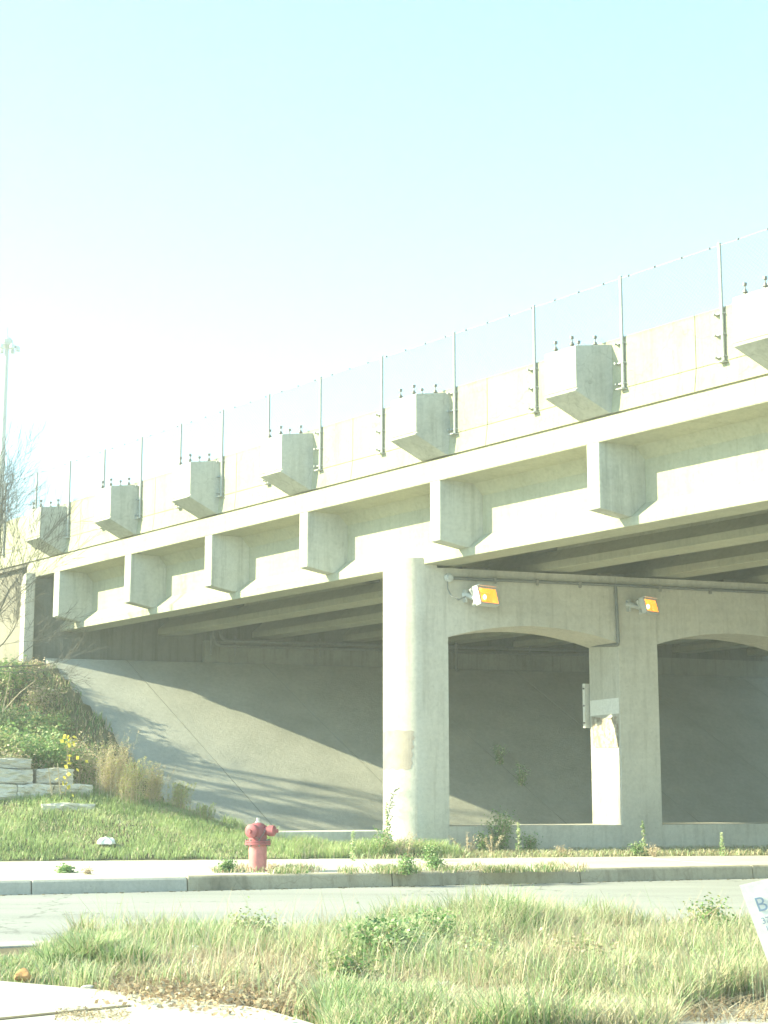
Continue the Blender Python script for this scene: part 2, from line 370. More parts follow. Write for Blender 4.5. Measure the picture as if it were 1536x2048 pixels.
# parapet in cast lengths with open joints
mb = MB(); joints = [9., 12.6, 16.3, 20.1, 24.85, 28.4, 31.25, 34.2, 36.6, 39.1, 43., 47, 52, 58, 66, 74]
for a, b in zip(joints[:-1], joints[1:]):
    sec = [(-.004, .0), (.035, .375), (.05, .375), (.05, .392), (.036, .392), (.04, 1.262), (.05, 1.275), (.26, 1.275), (.30, .0)]
    mb.sweep([[BR(w, Y, z) for w, z in sec] for Y in (a+.006, (a+b)/2, b-.006)])
mb.build('parapet', M_par, bridge)
bsweep([(-.03, -.05), (-.03, -.435), (-.02, -.45), (.045, -.45), (.06, -.43), (.70, -.485), (22, -.485), (22, -.002), (.06, -.002), (.06, -.05)], 'deck_slab', M_gir, ys)
bsweep([(.35, -.6), (.35, -.01), (22, -.01), (22, -.6)], 'approach_slab', M_gir, [41.0, 50, 62, 74])
bsweep([(21.7, .0), (21.7, 1.27), (22, 1.27), (22, .0)], 'far_parapet', M_par, ys)
for k in range(9):
    o = 2.62*k
    sec = [(.64+o, -.48), (.82+o, -.70), (.82+o, -1.44), (.54+o, -1.70), (.54+o, -1.84), (.55+o, -1.85), (1.19+o, -1.85), (1.20+o, -1.70), (.96+o, -1.44), (.96+o, -.70), (1.14+o, -.48)]
    bsweep(sec, 'girder', M_gir, ys)
for k in range(8):
    o = 2.62*k
    for Yd in (38.4, 34.6, 30.6, 26.4, 21, 15):
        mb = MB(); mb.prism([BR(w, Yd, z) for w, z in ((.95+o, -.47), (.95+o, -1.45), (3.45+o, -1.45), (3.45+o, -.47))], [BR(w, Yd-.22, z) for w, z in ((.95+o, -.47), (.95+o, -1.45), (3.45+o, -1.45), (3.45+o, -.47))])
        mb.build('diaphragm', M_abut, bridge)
for Yl in (39.92, 37.45, 34.99, 32.46, 29.5, 26.57, 23.6, 20.6, 17.6):
    sec = [(-.022, -.42), (-.022, -1.575), (.50, -1.695), (.56, -1.695), (.83, -1.44), (.83, -.42)]
    mb = MB(); mb.prism([BR(w, Yl, z) for w, z in sec], [BR(w, Yl-.205, z) for w, z in sec]); mb.build('bracket', M_brk, bridge, bevel=.02)
def bolt_mb(p):
    mb = MB(); p = Vector(p)
    mb.tube([p-Vector((0, 0, .05)), p+Vector((0, 0, .20))], .013, 6)
    mb.lathe(p, [(.035, .0), (.035, .03)], 6); mb.lathe(p+Vector((0, 0, .045)), [(.045, 0), (.045, .012)], 10); mb.lathe(p+Vector((0, 0, .06)), [(.03, 0), (.03, .03)], 6)
    mb.lathe(p+Vector((0, 0, .155)), [(.034, 0), (.034, .045)], 6); return mb
for Yl in (40.12, 37.65, 35.19, 32.73, 29.67, 26.69, 23.75, 20.75, 43.1):
    sec = [(.10, 1.2), (-.60, 1.135), (-.62, 1.12), (-.62, .42), (-.60, .405), (-.60, .39), (-.635, .38), (-.635, .352), (-.61, .338), (-.03, .0), (.10, .0)]
    mb = MB(); mb.prism([BR(w, Yl, z) for w, z in sec], [BR(w, Yl-.53, z) for w, z in sec]); blk = mb.build('pilaster', M_blk, bridge, bevel=.012)
    for w, dy in ((-.52, .38), (-.52, .10), (-.10, .38), (-.10, .10)):
        b = bolt_mb(BR(w, Yl-dy-.0, 1.135+.065*(w+.6)/.7)); b.build('anchor_bolt', M_bolt, blk, world=False)
        bo = COL.objects[-1]
# (bolts are built in world space; undo the inherited offset of the pilaster's parent empty)
for o in list(bridge.children):
    for c in o.children: c.data.transform(Matrix.Translation(-Vector(bridge.location)))

# chain link fence on the outer face of the parapet
fence = tag(empty('chain_link_fence', BR(0, YE, .4)), 'tall grey chain link fence on straight posts along the bridge parapet', 'fence')
posts = [24.42, 25.96, 27.47, 29.01, 30.55, 31.99, 33.3, 34.57, 35.8, 37.03, 38.27, 39.5, 40.75, 42.0, 22.9, 21.4, 19.9]
for Y in posts:
    mb = MB(); x = .006
    mb.tube([BR(x, Y, .37), BR(x, Y, 2.30)], .028, 8); mb.lathe(BR(x, Y, 2.30), [(.034, 0), (.026, .02), (.004, .03)], 8)
    inblk = any(Yl-.53-.05 < Y+.0 < Yl+.05 for Yl in (40.12, 37.65, 35.19, 32.73, 29.67, 26.69, 23.75))
    pst = mb.build('fence_post', M_galv, fence, smooth=True)
    for zz in (.46, .82, 1.16):
        mb = MB()
        mb.prism([BR(-.0, Y+.10, zz-.012), BR(.04, Y+.10, zz-.012), BR(.04, Y+.10, zz+.012), BR(-.0, Y+.10, zz+.012)], [BR(-.03, Y-.03, zz-.012), BR(.04, Y-.03, zz-.012), BR(.04, Y-.03, zz+.012), BR(-.03, Y-.03, zz+.012)])
        mb.lathe(BR(-.0, Y+.10, zz), [(.020, -.02), (.020, .05)], 6, axis=(-.75, -.66, 0))
        mb.build('post_clamp', M_galv, pst, world=False).data.transform(Matrix.Translation(-Vector(fence.location)))
    mb = MB(); mb.prism([BR(-.08, Y-.05, .352), BR(.03, Y-.05, .352), BR(.03, Y+.05, .352), BR(-.08, Y+.05, .352)], [BR(-.08, Y-.05, .37), BR(.03, Y-.05, .37), BR(.03, Y+.05, .37), BR(-.08, Y+.05, .37)]); mb.build('foot_plate', M_galv, pst, world=False).data.transform(Matrix.Translation(-Vector(fence.location)))
V = []; Fq = []
def strip(a, b, r=.0022):
    n0 = len(V); t = (b-a).normalized(); u = t.cross(Vector((.75, .66, 0))).normalized()*r; w = Vector((.75, .66, 0))*r
    for p in (a, b):
        V.extend([p+u, p-u*.5+w, p-u*.5-w])
    Fq.extend([(n0, n0+1, n0+4, n0+3), (n0+1, n0+2, n0+5, n0+4), (n0+2, n0, n0+3, n0+5)])
ylo, yhi = 17.0, 46.0; h = 1.03; zb = 1.24; st = .058; Ym = ylo
while Ym < yhi:
    strip(BR(.0, Ym, zb), BR(.0, Ym+h/1.333, zb+h)); strip(BR(.004, Ym+h/1.333, zb), BR(.004, Ym, zb+h)); Ym += st
npmesh('mesh_wire', [tuple(v) for v in V], Fq, M_wire, fence)
mb = MB(); mb.tube([BR(0, Y, 2.275+.006*math.sin(Y*9)) for Y in np.linspace(17, 46, 90)], .006, 5)
for Y in np.arange(17, 46, .42): mb.box(BR(0, Y, 2.28), (.03, .03, .03))
mb.build('tension_wire', M_bolt, fence)

# ------------------------------------------------------------------ pier
PF, PB = 28.3, 29.57
pier = tag(empty('bridge_pier', SD(12, 28.9, 0)), 'pale concrete pier of rounded end column, arches and plinth carrying the bridge', 'pier')
def zsoff(Y): return 5.39
SC_, PR = 11.10, .635
def disc(d0=28.935, r=PR, s0=SC_, s1=11.52, inset=0):
    pts = [(s1, PF+inset), (s0, PF+inset)]
    pts += [(s0-(r-inset)*math.sin(a), d0-(r-inset)*math.cos(a)) for a in np.linspace(0, PI, 25)[1:-1]]
    pts += [(s0, PB-inset), (s1, PB-inset)]
    return pts
mb = MB(); pts = disc(s1=11.52)
mb.sweep([[SD(s, d, z) for s, d in pts] for z in (-.3, .05, .5, 2, 3.5, 4.9, 5.38)])
col1 = mb.build('column', M_pier, pier, smooth=True)
mb = MB(); pts = disc(s1=11.30, inset=.004); mb.sweep([[SD(s, d, z) for s, d in pts] for z in (5.382, 5.56)]); mb.build('nose_cap', M_pier, pier, smooth=True)
# beam with segmental arches: built from the arch edge to the top
op = [(11.52, 15.16), (16.04, 19.68), (20.56, 24.2), (25.08, 28.72), (29.6, 33.2)]
def archz(s, a, b): c = (a+b)/2; h = (b-a)/2; return 4.05+.27*(1-((s-c)/h)**2)
for i, (a, b) in enumerate(op):
    mb = MB(); ss = np.linspace(a+.001, b-.001, 25)
    mb.sweep([[SD(s, PF, archz(s, a, b)), SD(s, PF, 5.38), SD(s, PB, 5.38), SD(s, PB, archz(s, a, b))] for s in ss]); mb.build('arch_beam', M_pier, pier)
    mb = MB(); mb.hexa([SD(a+.001, PF, -.3), SD(b-.001, PF, -.3), SD(b-.001, PB, -.3), SD(a+.001, PB, -.3), SD(a+.001, PF, .5), SD(b-.001, PF, .5), SD(b-.001, PB, .5), SD(a+.001, PB, .5)]); mb.build('plinth', M_pier, pier)
    c0, c1 = b, b+.88
    mb = MB(); mb.hexa([SD(c0, PF-.004, -.3), SD(c1, PF-.004, -.3), SD(c1, PB+.004, -.3), SD(c0, PB+.004, -.3), SD(c0, PF-.004, 5.38), SD(c1, PF-.004, 5.38), SD(c1, PB+.004, 5.38), SD(c0, PB+.004, 5.38)])
    mb.build('column', M_pier, pier, bevel=.01)
# bearing pads
mb = MB()
for k in range(8):
    s = 11.9+2.62*1.2*k*.93
    mb.hexa([SD(s, 28.5, 5.38), SD(s+.6, 28.5, 5.38), SD(s+.6, 29.3, 5.38), SD(s, 29.3, 5.38), SD(s, 28.5, 5.46), SD(s+.6, 28.5, 5.46), SD(s+.6, 29.3, 5.46), SD(s, 29.3, 5.46)])
mb.build('bearing', M_bolt, pier)
# grey cover paint and scribble on the rounded nose
def nose(a, z, off=.004):   # a = angle from the front normal round to the left
    return SD(SC_-(PR+off)*math.sin(a), 28.935-(PR+off)*math.cos(a), z)
mb = MB(); zt, zbm = 2.26, 1.555; A = np.linspace(.42, 1.75, 16); rows = 12
vs = []; 
for j in range(rows+1):
    f = j/rows
    for i, a in enumerate(A):
        aa = a; 
        if i == 0: aa = a+.05*math.sin(j*2.3)+.10*f
        zz = zbm+(zt-zbm)*(1-f)
        if j == 0: zz += .012*math.sin(i*1.3)+.03*math.sin(i/15*PI)
        if j == rows: zz += .02*math.sin(i*1.7)-.0
        vs.append(nose(aa, zz, .003))
n = len(A)
mb.add(vs, [(j*n+i, j*n+i+1, (j+1)*n+i+1, (j+1)*n+i) for j in range(rows) for i in range(n-1)]); mb.build('cover_paint', M_patch, pier)
mb = MB(); r2 = random.Random(3); z = 1.22
for k in range(13):
    a0 = 1.05+.35*(k/13); zc = 1.18-k*.065
    pts = [nose(a0+r2.uniform(-.16, .16), zc+r2.uniform(-.05, .05), .006) for _ in range(4)]
    mb.tube(pts, .006, 4)
mb.build('scribble', M_ink, pier)

# toe wall running on from the plinth
tw = slab('toe_wall', [(8.2, 10.40, 28.75, 29.45)], -.3, .42, M_pier, .02, None)
tag(tw, 'low concrete wall between the fire hydrant and the rounded pier column', 'wall')

# ------------------------------------------------------------------ abutment and wing wall
ab = tag(empty('bridge_abutment', SD(9, 41.2, 4.2)), 'shaded concrete abutment wall above the slope paving under the bridge', 'abutment')
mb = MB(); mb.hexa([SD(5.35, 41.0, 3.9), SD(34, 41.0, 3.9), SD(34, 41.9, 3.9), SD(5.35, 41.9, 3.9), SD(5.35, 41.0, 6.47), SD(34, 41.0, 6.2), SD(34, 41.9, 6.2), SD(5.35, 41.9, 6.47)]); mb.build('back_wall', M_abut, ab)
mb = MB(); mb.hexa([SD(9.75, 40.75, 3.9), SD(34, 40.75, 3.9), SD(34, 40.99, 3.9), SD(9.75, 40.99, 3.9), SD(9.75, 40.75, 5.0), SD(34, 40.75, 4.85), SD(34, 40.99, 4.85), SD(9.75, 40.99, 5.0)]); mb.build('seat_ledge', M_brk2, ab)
mb = MB(); mb.hexa([SD(5.10, 40.72, 3.9), SD(5.345, 40.72, 3.9), SD(5.345, 41.5, 3.9), SD(5.10, 41.5, 3.9), SD(5.10, 40.72, 6.56), SD(5.345, 40.72, 6.56), SD(5.345, 41.5, 6.56), SD(5.10, 41.5, 6.56)]); mb.build('end_pilaster', M_pier, ab, bevel=.02)
wing = MB(); a = [BR(.12, 41.35, 0), BR(.12, 74, 0), BR(.5, 74, 0), BR(.5, 41.35, 0)]
wing.hexa([Vector((p.x, p.y, 3.2)) for p in a]+[p+Vector((0, 0, -.06)) for p in a]); w_ = wing.build('wing_wall', M_wing); tag(w_, 'weathered brownish wing wall behind the bare tree at the far left', 'wall')
wf = MB(); wf.sweep([[BR(w, Y, z) for w, z in ((-.03, -.05), (-.03, -.12), (.1, -.12), (.1, -.05))] for Y in (41.0, 74)]); wf.build('coping', M_wing, w_)
# pipes on the abutment ledge
def pipe_thing(name, label, cat, paths, r, mat, loc, straps=None, group=None):
    e = tag(empty(name, loc), label, cat, group)
    for p in paths:
        mb = MB(); mb.tube(p, r, 8); mb.build('pipe', mat, e, smooth=True)
    for p in (straps or []):
        mb = MB(); mb.box(p, (.05, .12, .5)); mb.build('strap', mat, e)
    return e
def bend(pts, r=.12, n=5):
    out = [Vector(pts[0])]
    for i in range(1, len(pts)-1):
        a, b, c = Vector(pts[i-1]), Vector(pts[i]), Vector(pts[i+1]); u = (a-b).normalized(); w = (c-b).normalized()
        for k in range(n+1):
            t = k/n; out.append((b+u*r)*(1-t)**2+b*2*t*(1-t)+(b+w*r)*t*t)
    out.append(Vector(pts[-1])); return out
pd = 40.6
P1 = bend([PD(427, 1255, pd), PD(427, 1291, pd), PD(900, 1303, pd), PD(1250, 1312, pd)], .28)
PV = [PD(912, 1262, pd-.1), PD(912, 1300, pd-.1), PD(913, 1349, pd-.1)]
P2 = bend([PD(441, 1252, pd-.08), PD(441, 1281, pd-.08), PD(900, 1294, pd-.08), PD(1250, 1303, pd-.08)], .24)
pipe_thing('drain_pipe', 'pair of dark pipes bending down and along the shaded abutment wall', 'pipe', [P1, P2, PV], .045, M_pipe, PD(427, 1291, pd),
    [PD(422, 1290, pd+.05), PD(470, 1292, pd+.05), PD(640, 1296, pd+.05), PD(912, 1300, pd+.05), PD(1060, 1302, pd+.05)])

# ------------------------------------------------------------------ conduit, floodlights, plates on the pier
cd = PF-.05
cond = tag(empty('conduit_run', PD(896, 1156, cd)), 'dark conduit running along the top of the pier beam from a round junction box', 'conduit')
mb = MB(); mb.tube([PD(904, 1156, cd), PD(1231, 1170, cd), PD(1640, 1190, cd)], .032, 8); mb.build('pipe', M_pipe, cond, smooth=True)
mb = MB(); mb.tube(bend([PD(1231, 1172, cd), PD(1237, 1290, cd), PD(1183, 1291, 29.4)], .08), .034, 8); mb.build('drop_pipe', M_pipe, cond, smooth=True)
mb = MB(); c = PD(896, 1156, cd+.05); mb.lathe(c, [(.085, -.0), (.09, .03), (.085, .08), (.05, .09), (.045, .12)], 14, axis=(RY, -RX, 0)); mb.build('junction_box', M_lampb, cond, smooth=True)
mb = MB()
for px in (990, 1075, 1160, 1320, 1420): mb.box(PD(px, 1156+(px-900)*.05, cd+.02), (.05, .12, .12))
mb.build('clip', M_bolt, cond)
def floodlight(px, py, label, scale=1., yaw=.42):
    base = PD(px-42, py-2, PF)
    e = tag(empty('floodlight', base), label, 'floodlight', 'lit floodlights fixed to the pier beam')
    R0 = Matrix.Rotation(TH+yaw, 3, 'Z') @ Matrix.Rotation(math.radians(-16), 3, 'X')
    c = base+SD(.40, -.30, 0)-SD(0, 0, 0)+Vector((0, 0, -.02)) if False else PD(px, py, PF-.34)
    def T(x, y, z): return c+R0 @ Vector((x*scale, y*scale, z*scale))
    mb = MB(); w, h = .27, .175     # local: x right, -y outward, z up
    front = [T(-w, -.10, -h), T(w, -.10, -h), T(w, -.10, h), T(-w, -.10, h)]
    mid = [T(-w, .03, -h), T(w, .03, -h), T(w, .03, h), T(-w, .03, h)]
    back = [T(-w*.62, .15, -h*.55), T(w*.62, .15, -h*.55), T(w*.62, .15, h*.55), T(-w*.62, .15, h*.55)]
    inr = [T(-w+.035, -.10, -h+.03), T(w-.03, -.10, -h+.03), T(w-.03, -.10, h-.03), T(-w+.035, -.10, h-.03)]
    ind = [T(-w+.09, .01, -h+.07), T(w-.07, .01, -h+.07), T(w-.07, .01, h-.07), T(-w+.09, .01, h-.07)]
    vs = front+mid+back; fs = [(8, 11, 10, 9)]
    for i in range(4): j = (i+1) % 4; fs += [(i, j, 4+j, 4+i), (4+i, 4+j, 8+j, 8+i)]
    n0 = len(vs); vs += inr+ind
    for i in range(4): j = (i+1) % 4; fs += [(i, n0+i, n0+j, j)]
    mb.add(vs, fs); mb.build('housing', M_lampb, e)
    mb = MB(); hood = [T(-w-.01, -.17, h+.0), T(w+.01, -.17, h+.0), T(w+.01, .03, h+.012), T(-w-.01, .03, h+.012)]; mb.prism(hood, [p+Vector((0, 0, .015)) for p in hood]); mb.build('hood', M_lampb, e)
    mb = MB(); mb.add(inr+ind, [(4, 5, 6, 7)]+[(i, (i+1) % 4, 4+(i+1) % 4, 4+i) for i in range(4)]); mb.build('reflector', M_amber, e)
    mb = MB(); mb.lathe(T(-.03, -.02, 0), [(.005, -.05), (.03, -.03), (.036, 0), (.03, .03), (.005, .05)], 12); mb.build('bulb', M_bulb, e, smooth=True)
    mb = MB(); arm = T(-w*.62, .10, 0)
    mb.box(base+SD(0, -.02, 0), (.04, .2, .24), Matrix.Rotation(TH, 3, 'Z')); mb.build('wall_plate', M_lampb, e)
    mb = MB(); mb.tube([base+SD(0, -.02, .02), base+SD(.05, -.12, .01), arm], [.075, .06, .045], 10); mb.tube([T(-w-.02, .07, -.16), T(-w*.7, .10, -.04), T(-w*.7, .10, .06), T(-w-.02, .07, .17)], .03, 6); mb.build('arm', M_lampb, e, smooth=True)
    j = PD(896, 1163, cd-.02)
    return e, base, arm
e1, b1, a1 = floodlight(970, 1195, 'larger amber lit floodlight beside the junction box on the pier beam')
mb = MB(); J = PD(895, 1163, cd); mb.tube([J, J+Vector((0, -.03, -.14)), J+Vector((.06, -.10, -.28)), J+Vector((.18, -.14, -.34)), PD(916, 1200, PF-.12), PD(932, 1193, PF-.2)], .014, 6); mb.build('cable', M_pipe, e1, smooth=True)
e2, b2, a2 = floodlight(1296, 1214, 'amber lit floodlight high on the square column right of the arch', .85, .5)
# notice plates on the jamb of the second column
j0 = 15.16
post = tag(empty('poster', SD(j0-.01, 28.9, 2.2)), 'torn brown poster pasted on the sunlit side of the square column', 'poster')
m, nt, b = newmat('poster_print'); c = ramp(nt, noise(nt, coord(nt, (3, 3, 3)), 3.2, 6, .65), [(.38, (.20, .165, .13)), (.5, (.33, .29, .235)), (.60, (.50, .47, .40))]); nt.links.new(c, b.inputs['Base Color']); b.inputs['Roughness'].default_value = .8
ss = 9; rows = 12; vs = []
for k in range(rows+1):
    for i in range(ss+1):
        u = i/ss; v = k/rows; zz = 2.00+.62*v
        dd = 28.36+1.10*u
        if k == rows: zz += -.035*math.sin(u*PI*1.3)+.02*u*0
        if k == 0: zz += .05*(u-.2)**2
        off = .006+.03*(v**6)*abs(math.sin(u*4)) + .004*math.sin(u*9+v*7)
        vs.append(SD(j0-.004-max(off, .004), dd, zz))
mb = MB(); mb.add(vs, [(k*(ss+1)+i, k*(ss+1)+i+1, (k+1)*(ss+1)+i+1, (k+1)*(ss+1)+i) for k in range(rows) for i in range(ss)]); po = mb.build('sheet', m, post)
so_ = po.modifiers.new('thick', 'SOLIDIFY'); so_.thickness = .003
mb = MB(); mb.hexa([SD(j0-.008, 28.32, 2.66), SD(j0-.003, 28.32, 2.66), SD(j0-.003, 29.55, 2.66), SD(j0-.008, 29.55, 2.66), SD(j0-.008, 28.32, 2.97), SD(j0-.003, 28.32, 2.97), SD(j0-.003, 29.55, 2.97), SD(j0-.008, 29.55, 2.97)])
wp = mb.build('white_patch', M_white, pier)  # thin white patch across the jamb above the poster
sp = tag(empty('steel_plate', SD(j0-.05, 29.7, 2.8)), 'narrow pale metal plate bolted behind the square column beside the poster', 'plate')
mb = MB(); mb.hexa([SD(j0-.09, 29.62, 2.42), SD(j0+.3, 29.62, 2.42), SD(j0+.3, 29.66, 2.42), SD(j0-.12, 29.66, 2.42), SD(j0-.09, 29.62, 3.32), SD(j0+.3, 29.62, 3.32), SD(j0+.3, 29.66, 3.32), SD(j0-.12, 29.66, 3.32)]); mb.build('panel', M_plate, sp)
for zz in (2.52, 2.87, 3.22):
    mb = MB(); mb.lathe(SD(j0-.10, 29.64, zz), [(.02, -.02), (.02, .03)], 8, axis=(-RX, -RY, 0)); mb.build('bolt', M_bolt, sp)

# ------------------------------------------------------------------ fire hydrant
hp = PZ(515, 1742, 0); hyd = tag(empty('fire_hydrant', hp), 'faded red fire hydrant standing in weeds by the kerb', 'fire hydrant')
mb = MB(); mb.lathe(hp, [(.135, -.1), (.135, .36), (.15, .365), (.15, .38)], 24); mb.build('barrel', M_redl, hyd, smooth=True)
mb = MB(); mb.lathe(hp, [(.19, .381), (.195, .385), (.195, .405), (.19, .41)], 24); mb.lathe(hp, [(.185, .414), (.19, .418), (.19, .44), (.15, .445)], 24); mb.build('flange', M_red, hyd, smooth=True)
for k in range(8):
    a = k*PI/4+.2; mb = MB(); mb.lathe(hp+Vector((.172*math.cos(a), .172*math.sin(a), 0)), [(.016, .36), (.016, .465)], 6); mb.build('flange_bolt', M_bolt, hyd)
mb = MB(); mb.lathe(hp, [(.135, .445), (.135, .56), (.125, .64), (.09, .685), (.05, .70), (.05, .705)], 24); mb.build('bonnet', M_red, hyd, smooth=True)
mb = MB(); mb.lathe(hp, [(.045, .70), (.045, .72), (.026, .722), (.026, .775)], 6); mb.build('operating_nut', M_plate, hyd)
def nozzle(ax, r, ln, name):
    ax = Vector(ax).normalized(); c = hp+Vector((0, 0, .585))
    mb = MB(); mb.lathe(c+ax*.10, [(r*.85, 0), (r*.85, ln), (r*1.05, ln+.002), (r*1.05, ln+.035), (r*.9, ln+.037)], 20, axis=ax); o = mb.build(name, M_red, hyd, smooth=True)
    mb = MB(); mb.lathe(c+ax*(.10+ln+.037), [(r*1.08, 0), (r*1.08, .05), (r*.6, .075), (.028, .076), (.028, .11)], 20, axis=ax); q = mb.build('nozzle_cap', M_red, o, smooth=True, world=False); q.data.transform(Matrix.Translation(-hp))
nozzle((-.42, -.9, 0), .092, .03, 'nozzle'); nozzle((.95, -.3, 0), .075, .07, 'nozzle'); nozzle((.3, .95, 0), .075, .06, 'nozzle')

mb = MB(); c_ = hp+Vector((-.10, -.20, .60)); mb.tube([c_+Vector((.05, .0, .0)), c_+Vector((.08, .03, -.10)), c_+Vector((.14, .05, -.13)), c_+Vector((.19, .08, -.06)), c_+Vector((.22, .10, .0))], .006, 5); mb.build('chain', M_bolt, hyd)
# ------------------------------------------------------------------ stone blocks
def stone(x0, x1, y0, y1, d, dep, label, dz=0):
    a = PD(x0, y1, d); b = PD(x1, y1, d); zt = PD((x0+x1)/2, y0, d).z; zb = PD((x0+x1)/2, y1, d).z
    s0 = todsd(a.x, a.y)[0]; s1 = todsd(b.x, b.y)[0]; bm = bmesh.new(); bmesh.ops.create_cube(bm, size=1)
    bmesh.ops.subdivide_edges(bm, edges=bm.edges, cuts=11, use_grid_fill=True)
    r = random.Random(int(x0*7+y0))
    for v in bm.verts:
        u, w, h = v.co.x+.5, v.co.y+.5, v.co.z+.5
        e = min(abs(u), abs(1-u)); j = .022 if w < .01 else .006
        p = SD(s0+(s1-s0)*u, d+dep*w, zb+(zt-zb)*h); lump = .035*math.sin(u*9+x0)*math.sin(h*5+y0)+.02*math.sin(u*21+x0*2)*math.sin(h*13); edge = min(u, 1-u, h*.5+.02, (1-h)*.5+.02)*1.; n = Vector((r.uniform(-j, j)*.7, (lump-.03 if w < .3 else 0)*(min(1, edge*9))+r.uniform(-j, j)*.6, r.uniform(-.006, .006)+.012*math.sin(u*7+y0)*(h > .9))); v.co = p+n
    c = SD((s0+s1)/2, d+dep/2, zb)
    for v in bm.verts: v.co -= c
    me = bpy.data.meshes.new('stone_block'); bm.to_mesh(me); bm.free(); o = link(me, 'stone_block', M_stone); o.location = c
    tag(o, label, 'stone block', 'stacked limestone blocks on the lawn bank')
stone(-70, 62, 1517, 1537, 30.9, .6, 'thin flat limestone block on top of the stack at the left edge')
stone(-60, 65, 1538, 1567, 30.8, .7, 'thick limestone block directly under the thin top block')
stone(72, 146, 1537, 1567, 30.9, .6, 'square limestone block with bright rough face under the green bush')
stone(-80, 33, 1568.5, 1602, 30.7, .7, 'limestone block in the bottom course at the far left')
stone(34, 106, 1568.5, 1603, 30.7, .7, 'limestone block in the middle of the bottom course behind dry stalks')
stone(107, 184, 1568.5, 1603, 30.75, .7, 'limestone block at the right end of the bottom course')
stone(84, 190, 1607, 1632, 30.0, .4, 'long low limestone slab sunk in the grass in front of the stack')

# ------------------------------------------------------------------ high mast light far behind
hm = PY(14, 690, 112.); base = Vector((hm.x, hm.y, 0)); mast = tag(empty('high_mast_light', base), 'very tall pale lighting mast with a ring of lamps at far left', 'light mast')
mb = MB(); mb.tube([base+Vector((0, 0, z)) for z in (0, 8, 16, 24, hm.z)], [.34, .30, .26, .21, .15], 12); mb.build('pole', M_galv, mast, smooth=True)
mb = MB(); mb.tube([hm+Vector((.62*math.cos(a), .62*math.sin(a), -.1)) for a in np.linspace(0, 2*PI, 17)], .05, 6, cap=False)
for k in range(6): a = k*PI/3; mb.tube([hm+Vector((0, 0, .1)), hm+Vector((.7*math.cos(a), .7*math.sin(a), -.1))], .04, 5)
mb.lathe(hm, [(.2, -.25), (.42, .1), (.42, .35), (.2, .55), (.02, .6)], 14); mb.tube([hm+Vector((0, 0, .5)), hm+Vector((0, 0, 1.3))], .03, 5); mb.build('lowering_ring', M_galv, mast)
for k in range(6):
    a = k*PI/3+.2; p = hm+Vector((.78*math.cos(a), .78*math.sin(a), -.15)); mb = MB(); mb.lathe(p, [(.16, -.28), (.19, -.15), (.12, .02), (.07, .1)], 12); mb.build('luminaire', M_lampb, mast, smooth=True)

# ------------------------------------------------------------------ grass
def blades(name, pts, hts, mat, parent=None, width=.006, lean=.5, mi=None):
    pts = np.asarray(pts); n = len(pts); az = rng.uniform(0, 2*PI, n); dirx = np.cos(az); diry = np.sin(az)
    side = np.stack([-diry, dirx, np.zeros(n)], 1); ln = rng.uniform(.1, 1., n)*lean*hts
    fw = np.stack([dirx, diry, np.zeros(n)], 1); up = np.array([0, 0, 1.])
    w = (width*rng.uniform(.6, 1.4, n))[:, None]
    p0 = pts; p1 = pts+up*(hts*.55)[:, None]+fw*(ln*.3)[:, None]; p2 = pts+up*(hts*.92)[:, None]+fw*(ln)[:, None]
    V = np.stack([p0-side*w, p0+side*w, p1+side*w*.8, p1-side*w*.8, p2+side*w*.15, p2-side*w*.15], 1).reshape(-1, 3)
    b = np.arange(n)[:, None]*6; Fq = np.concatenate([b+np.array([[0, 1, 2, 3]]), b+np.array([[3, 2, 4, 5]])], 0)
    m2 = None if mi is None else np.concatenate([mi, mi])
    return npmesh(name, V, Fq, mat, parent, m2)
def lawn_pts(n, s0, s1, d0, d1):
    s = rng.uniform(s0, s1, n); d = rng.uniform(d0, d1, n); z = terrain(s, d); return s, d, z
s, d, z = lawn_pts(120000, -1.5, 11.2, 26.6, 32.2)
k = (d > dback(s)+.02+.05*np.sin(s*9)) & ((s < 9.5) | (d < 28.4+.3*np.sin(s*3))) & ((d < 29.0) | (s < 8.4)) & (z < 2); s, d, z = s[k], d[k], z[k]
P = np.stack([RX*s-RY*d, RY*s+RX*d, z-.01], 1)
pat = np.sin(s*1.3+1)*np.sin(d*1.9)+.5*np.sin(s*4.1)*np.sin(d*3.7); hts = rng.uniform(.05, .13, len(s))*(1+.35*pat)*(1+1.3*(s > 8.1))
mi = (rng.uniform(0, 1, len(s)) < .10+.12*(pat < -.3)).astype(int)
tag(blades('lawn_grass', P, hts, [L_grass, L_dry], mi=mi, width=.007, lean=.8), kind='stuff')
# bank cover on the left slope
s = rng.uniform(-8, 7.5, 60000); d = rng.uniform(31, 42, 60000); X0 = (RX*s-RY*d)+K*(RY*s+RX*d); z = terrain(s, d); k = X0 < 26.75+.25*np.sin(d*5)+.2*np.sin(d*13); s, d, z = s[k], d[k], z[k]
P = np.stack([RX*s-RY*d, RY*s+RX*d, z-.02], 1); tag(blades('bank_grass', P, rng.uniform(.04, .22, len(s))*(1+.6*np.sin(s*5)*np.sin(d*6)), [L_olive, L_tan, L_green], mi=rng.integers(0, 3, len(s)), width=.012, lean=.9), kind='stuff')
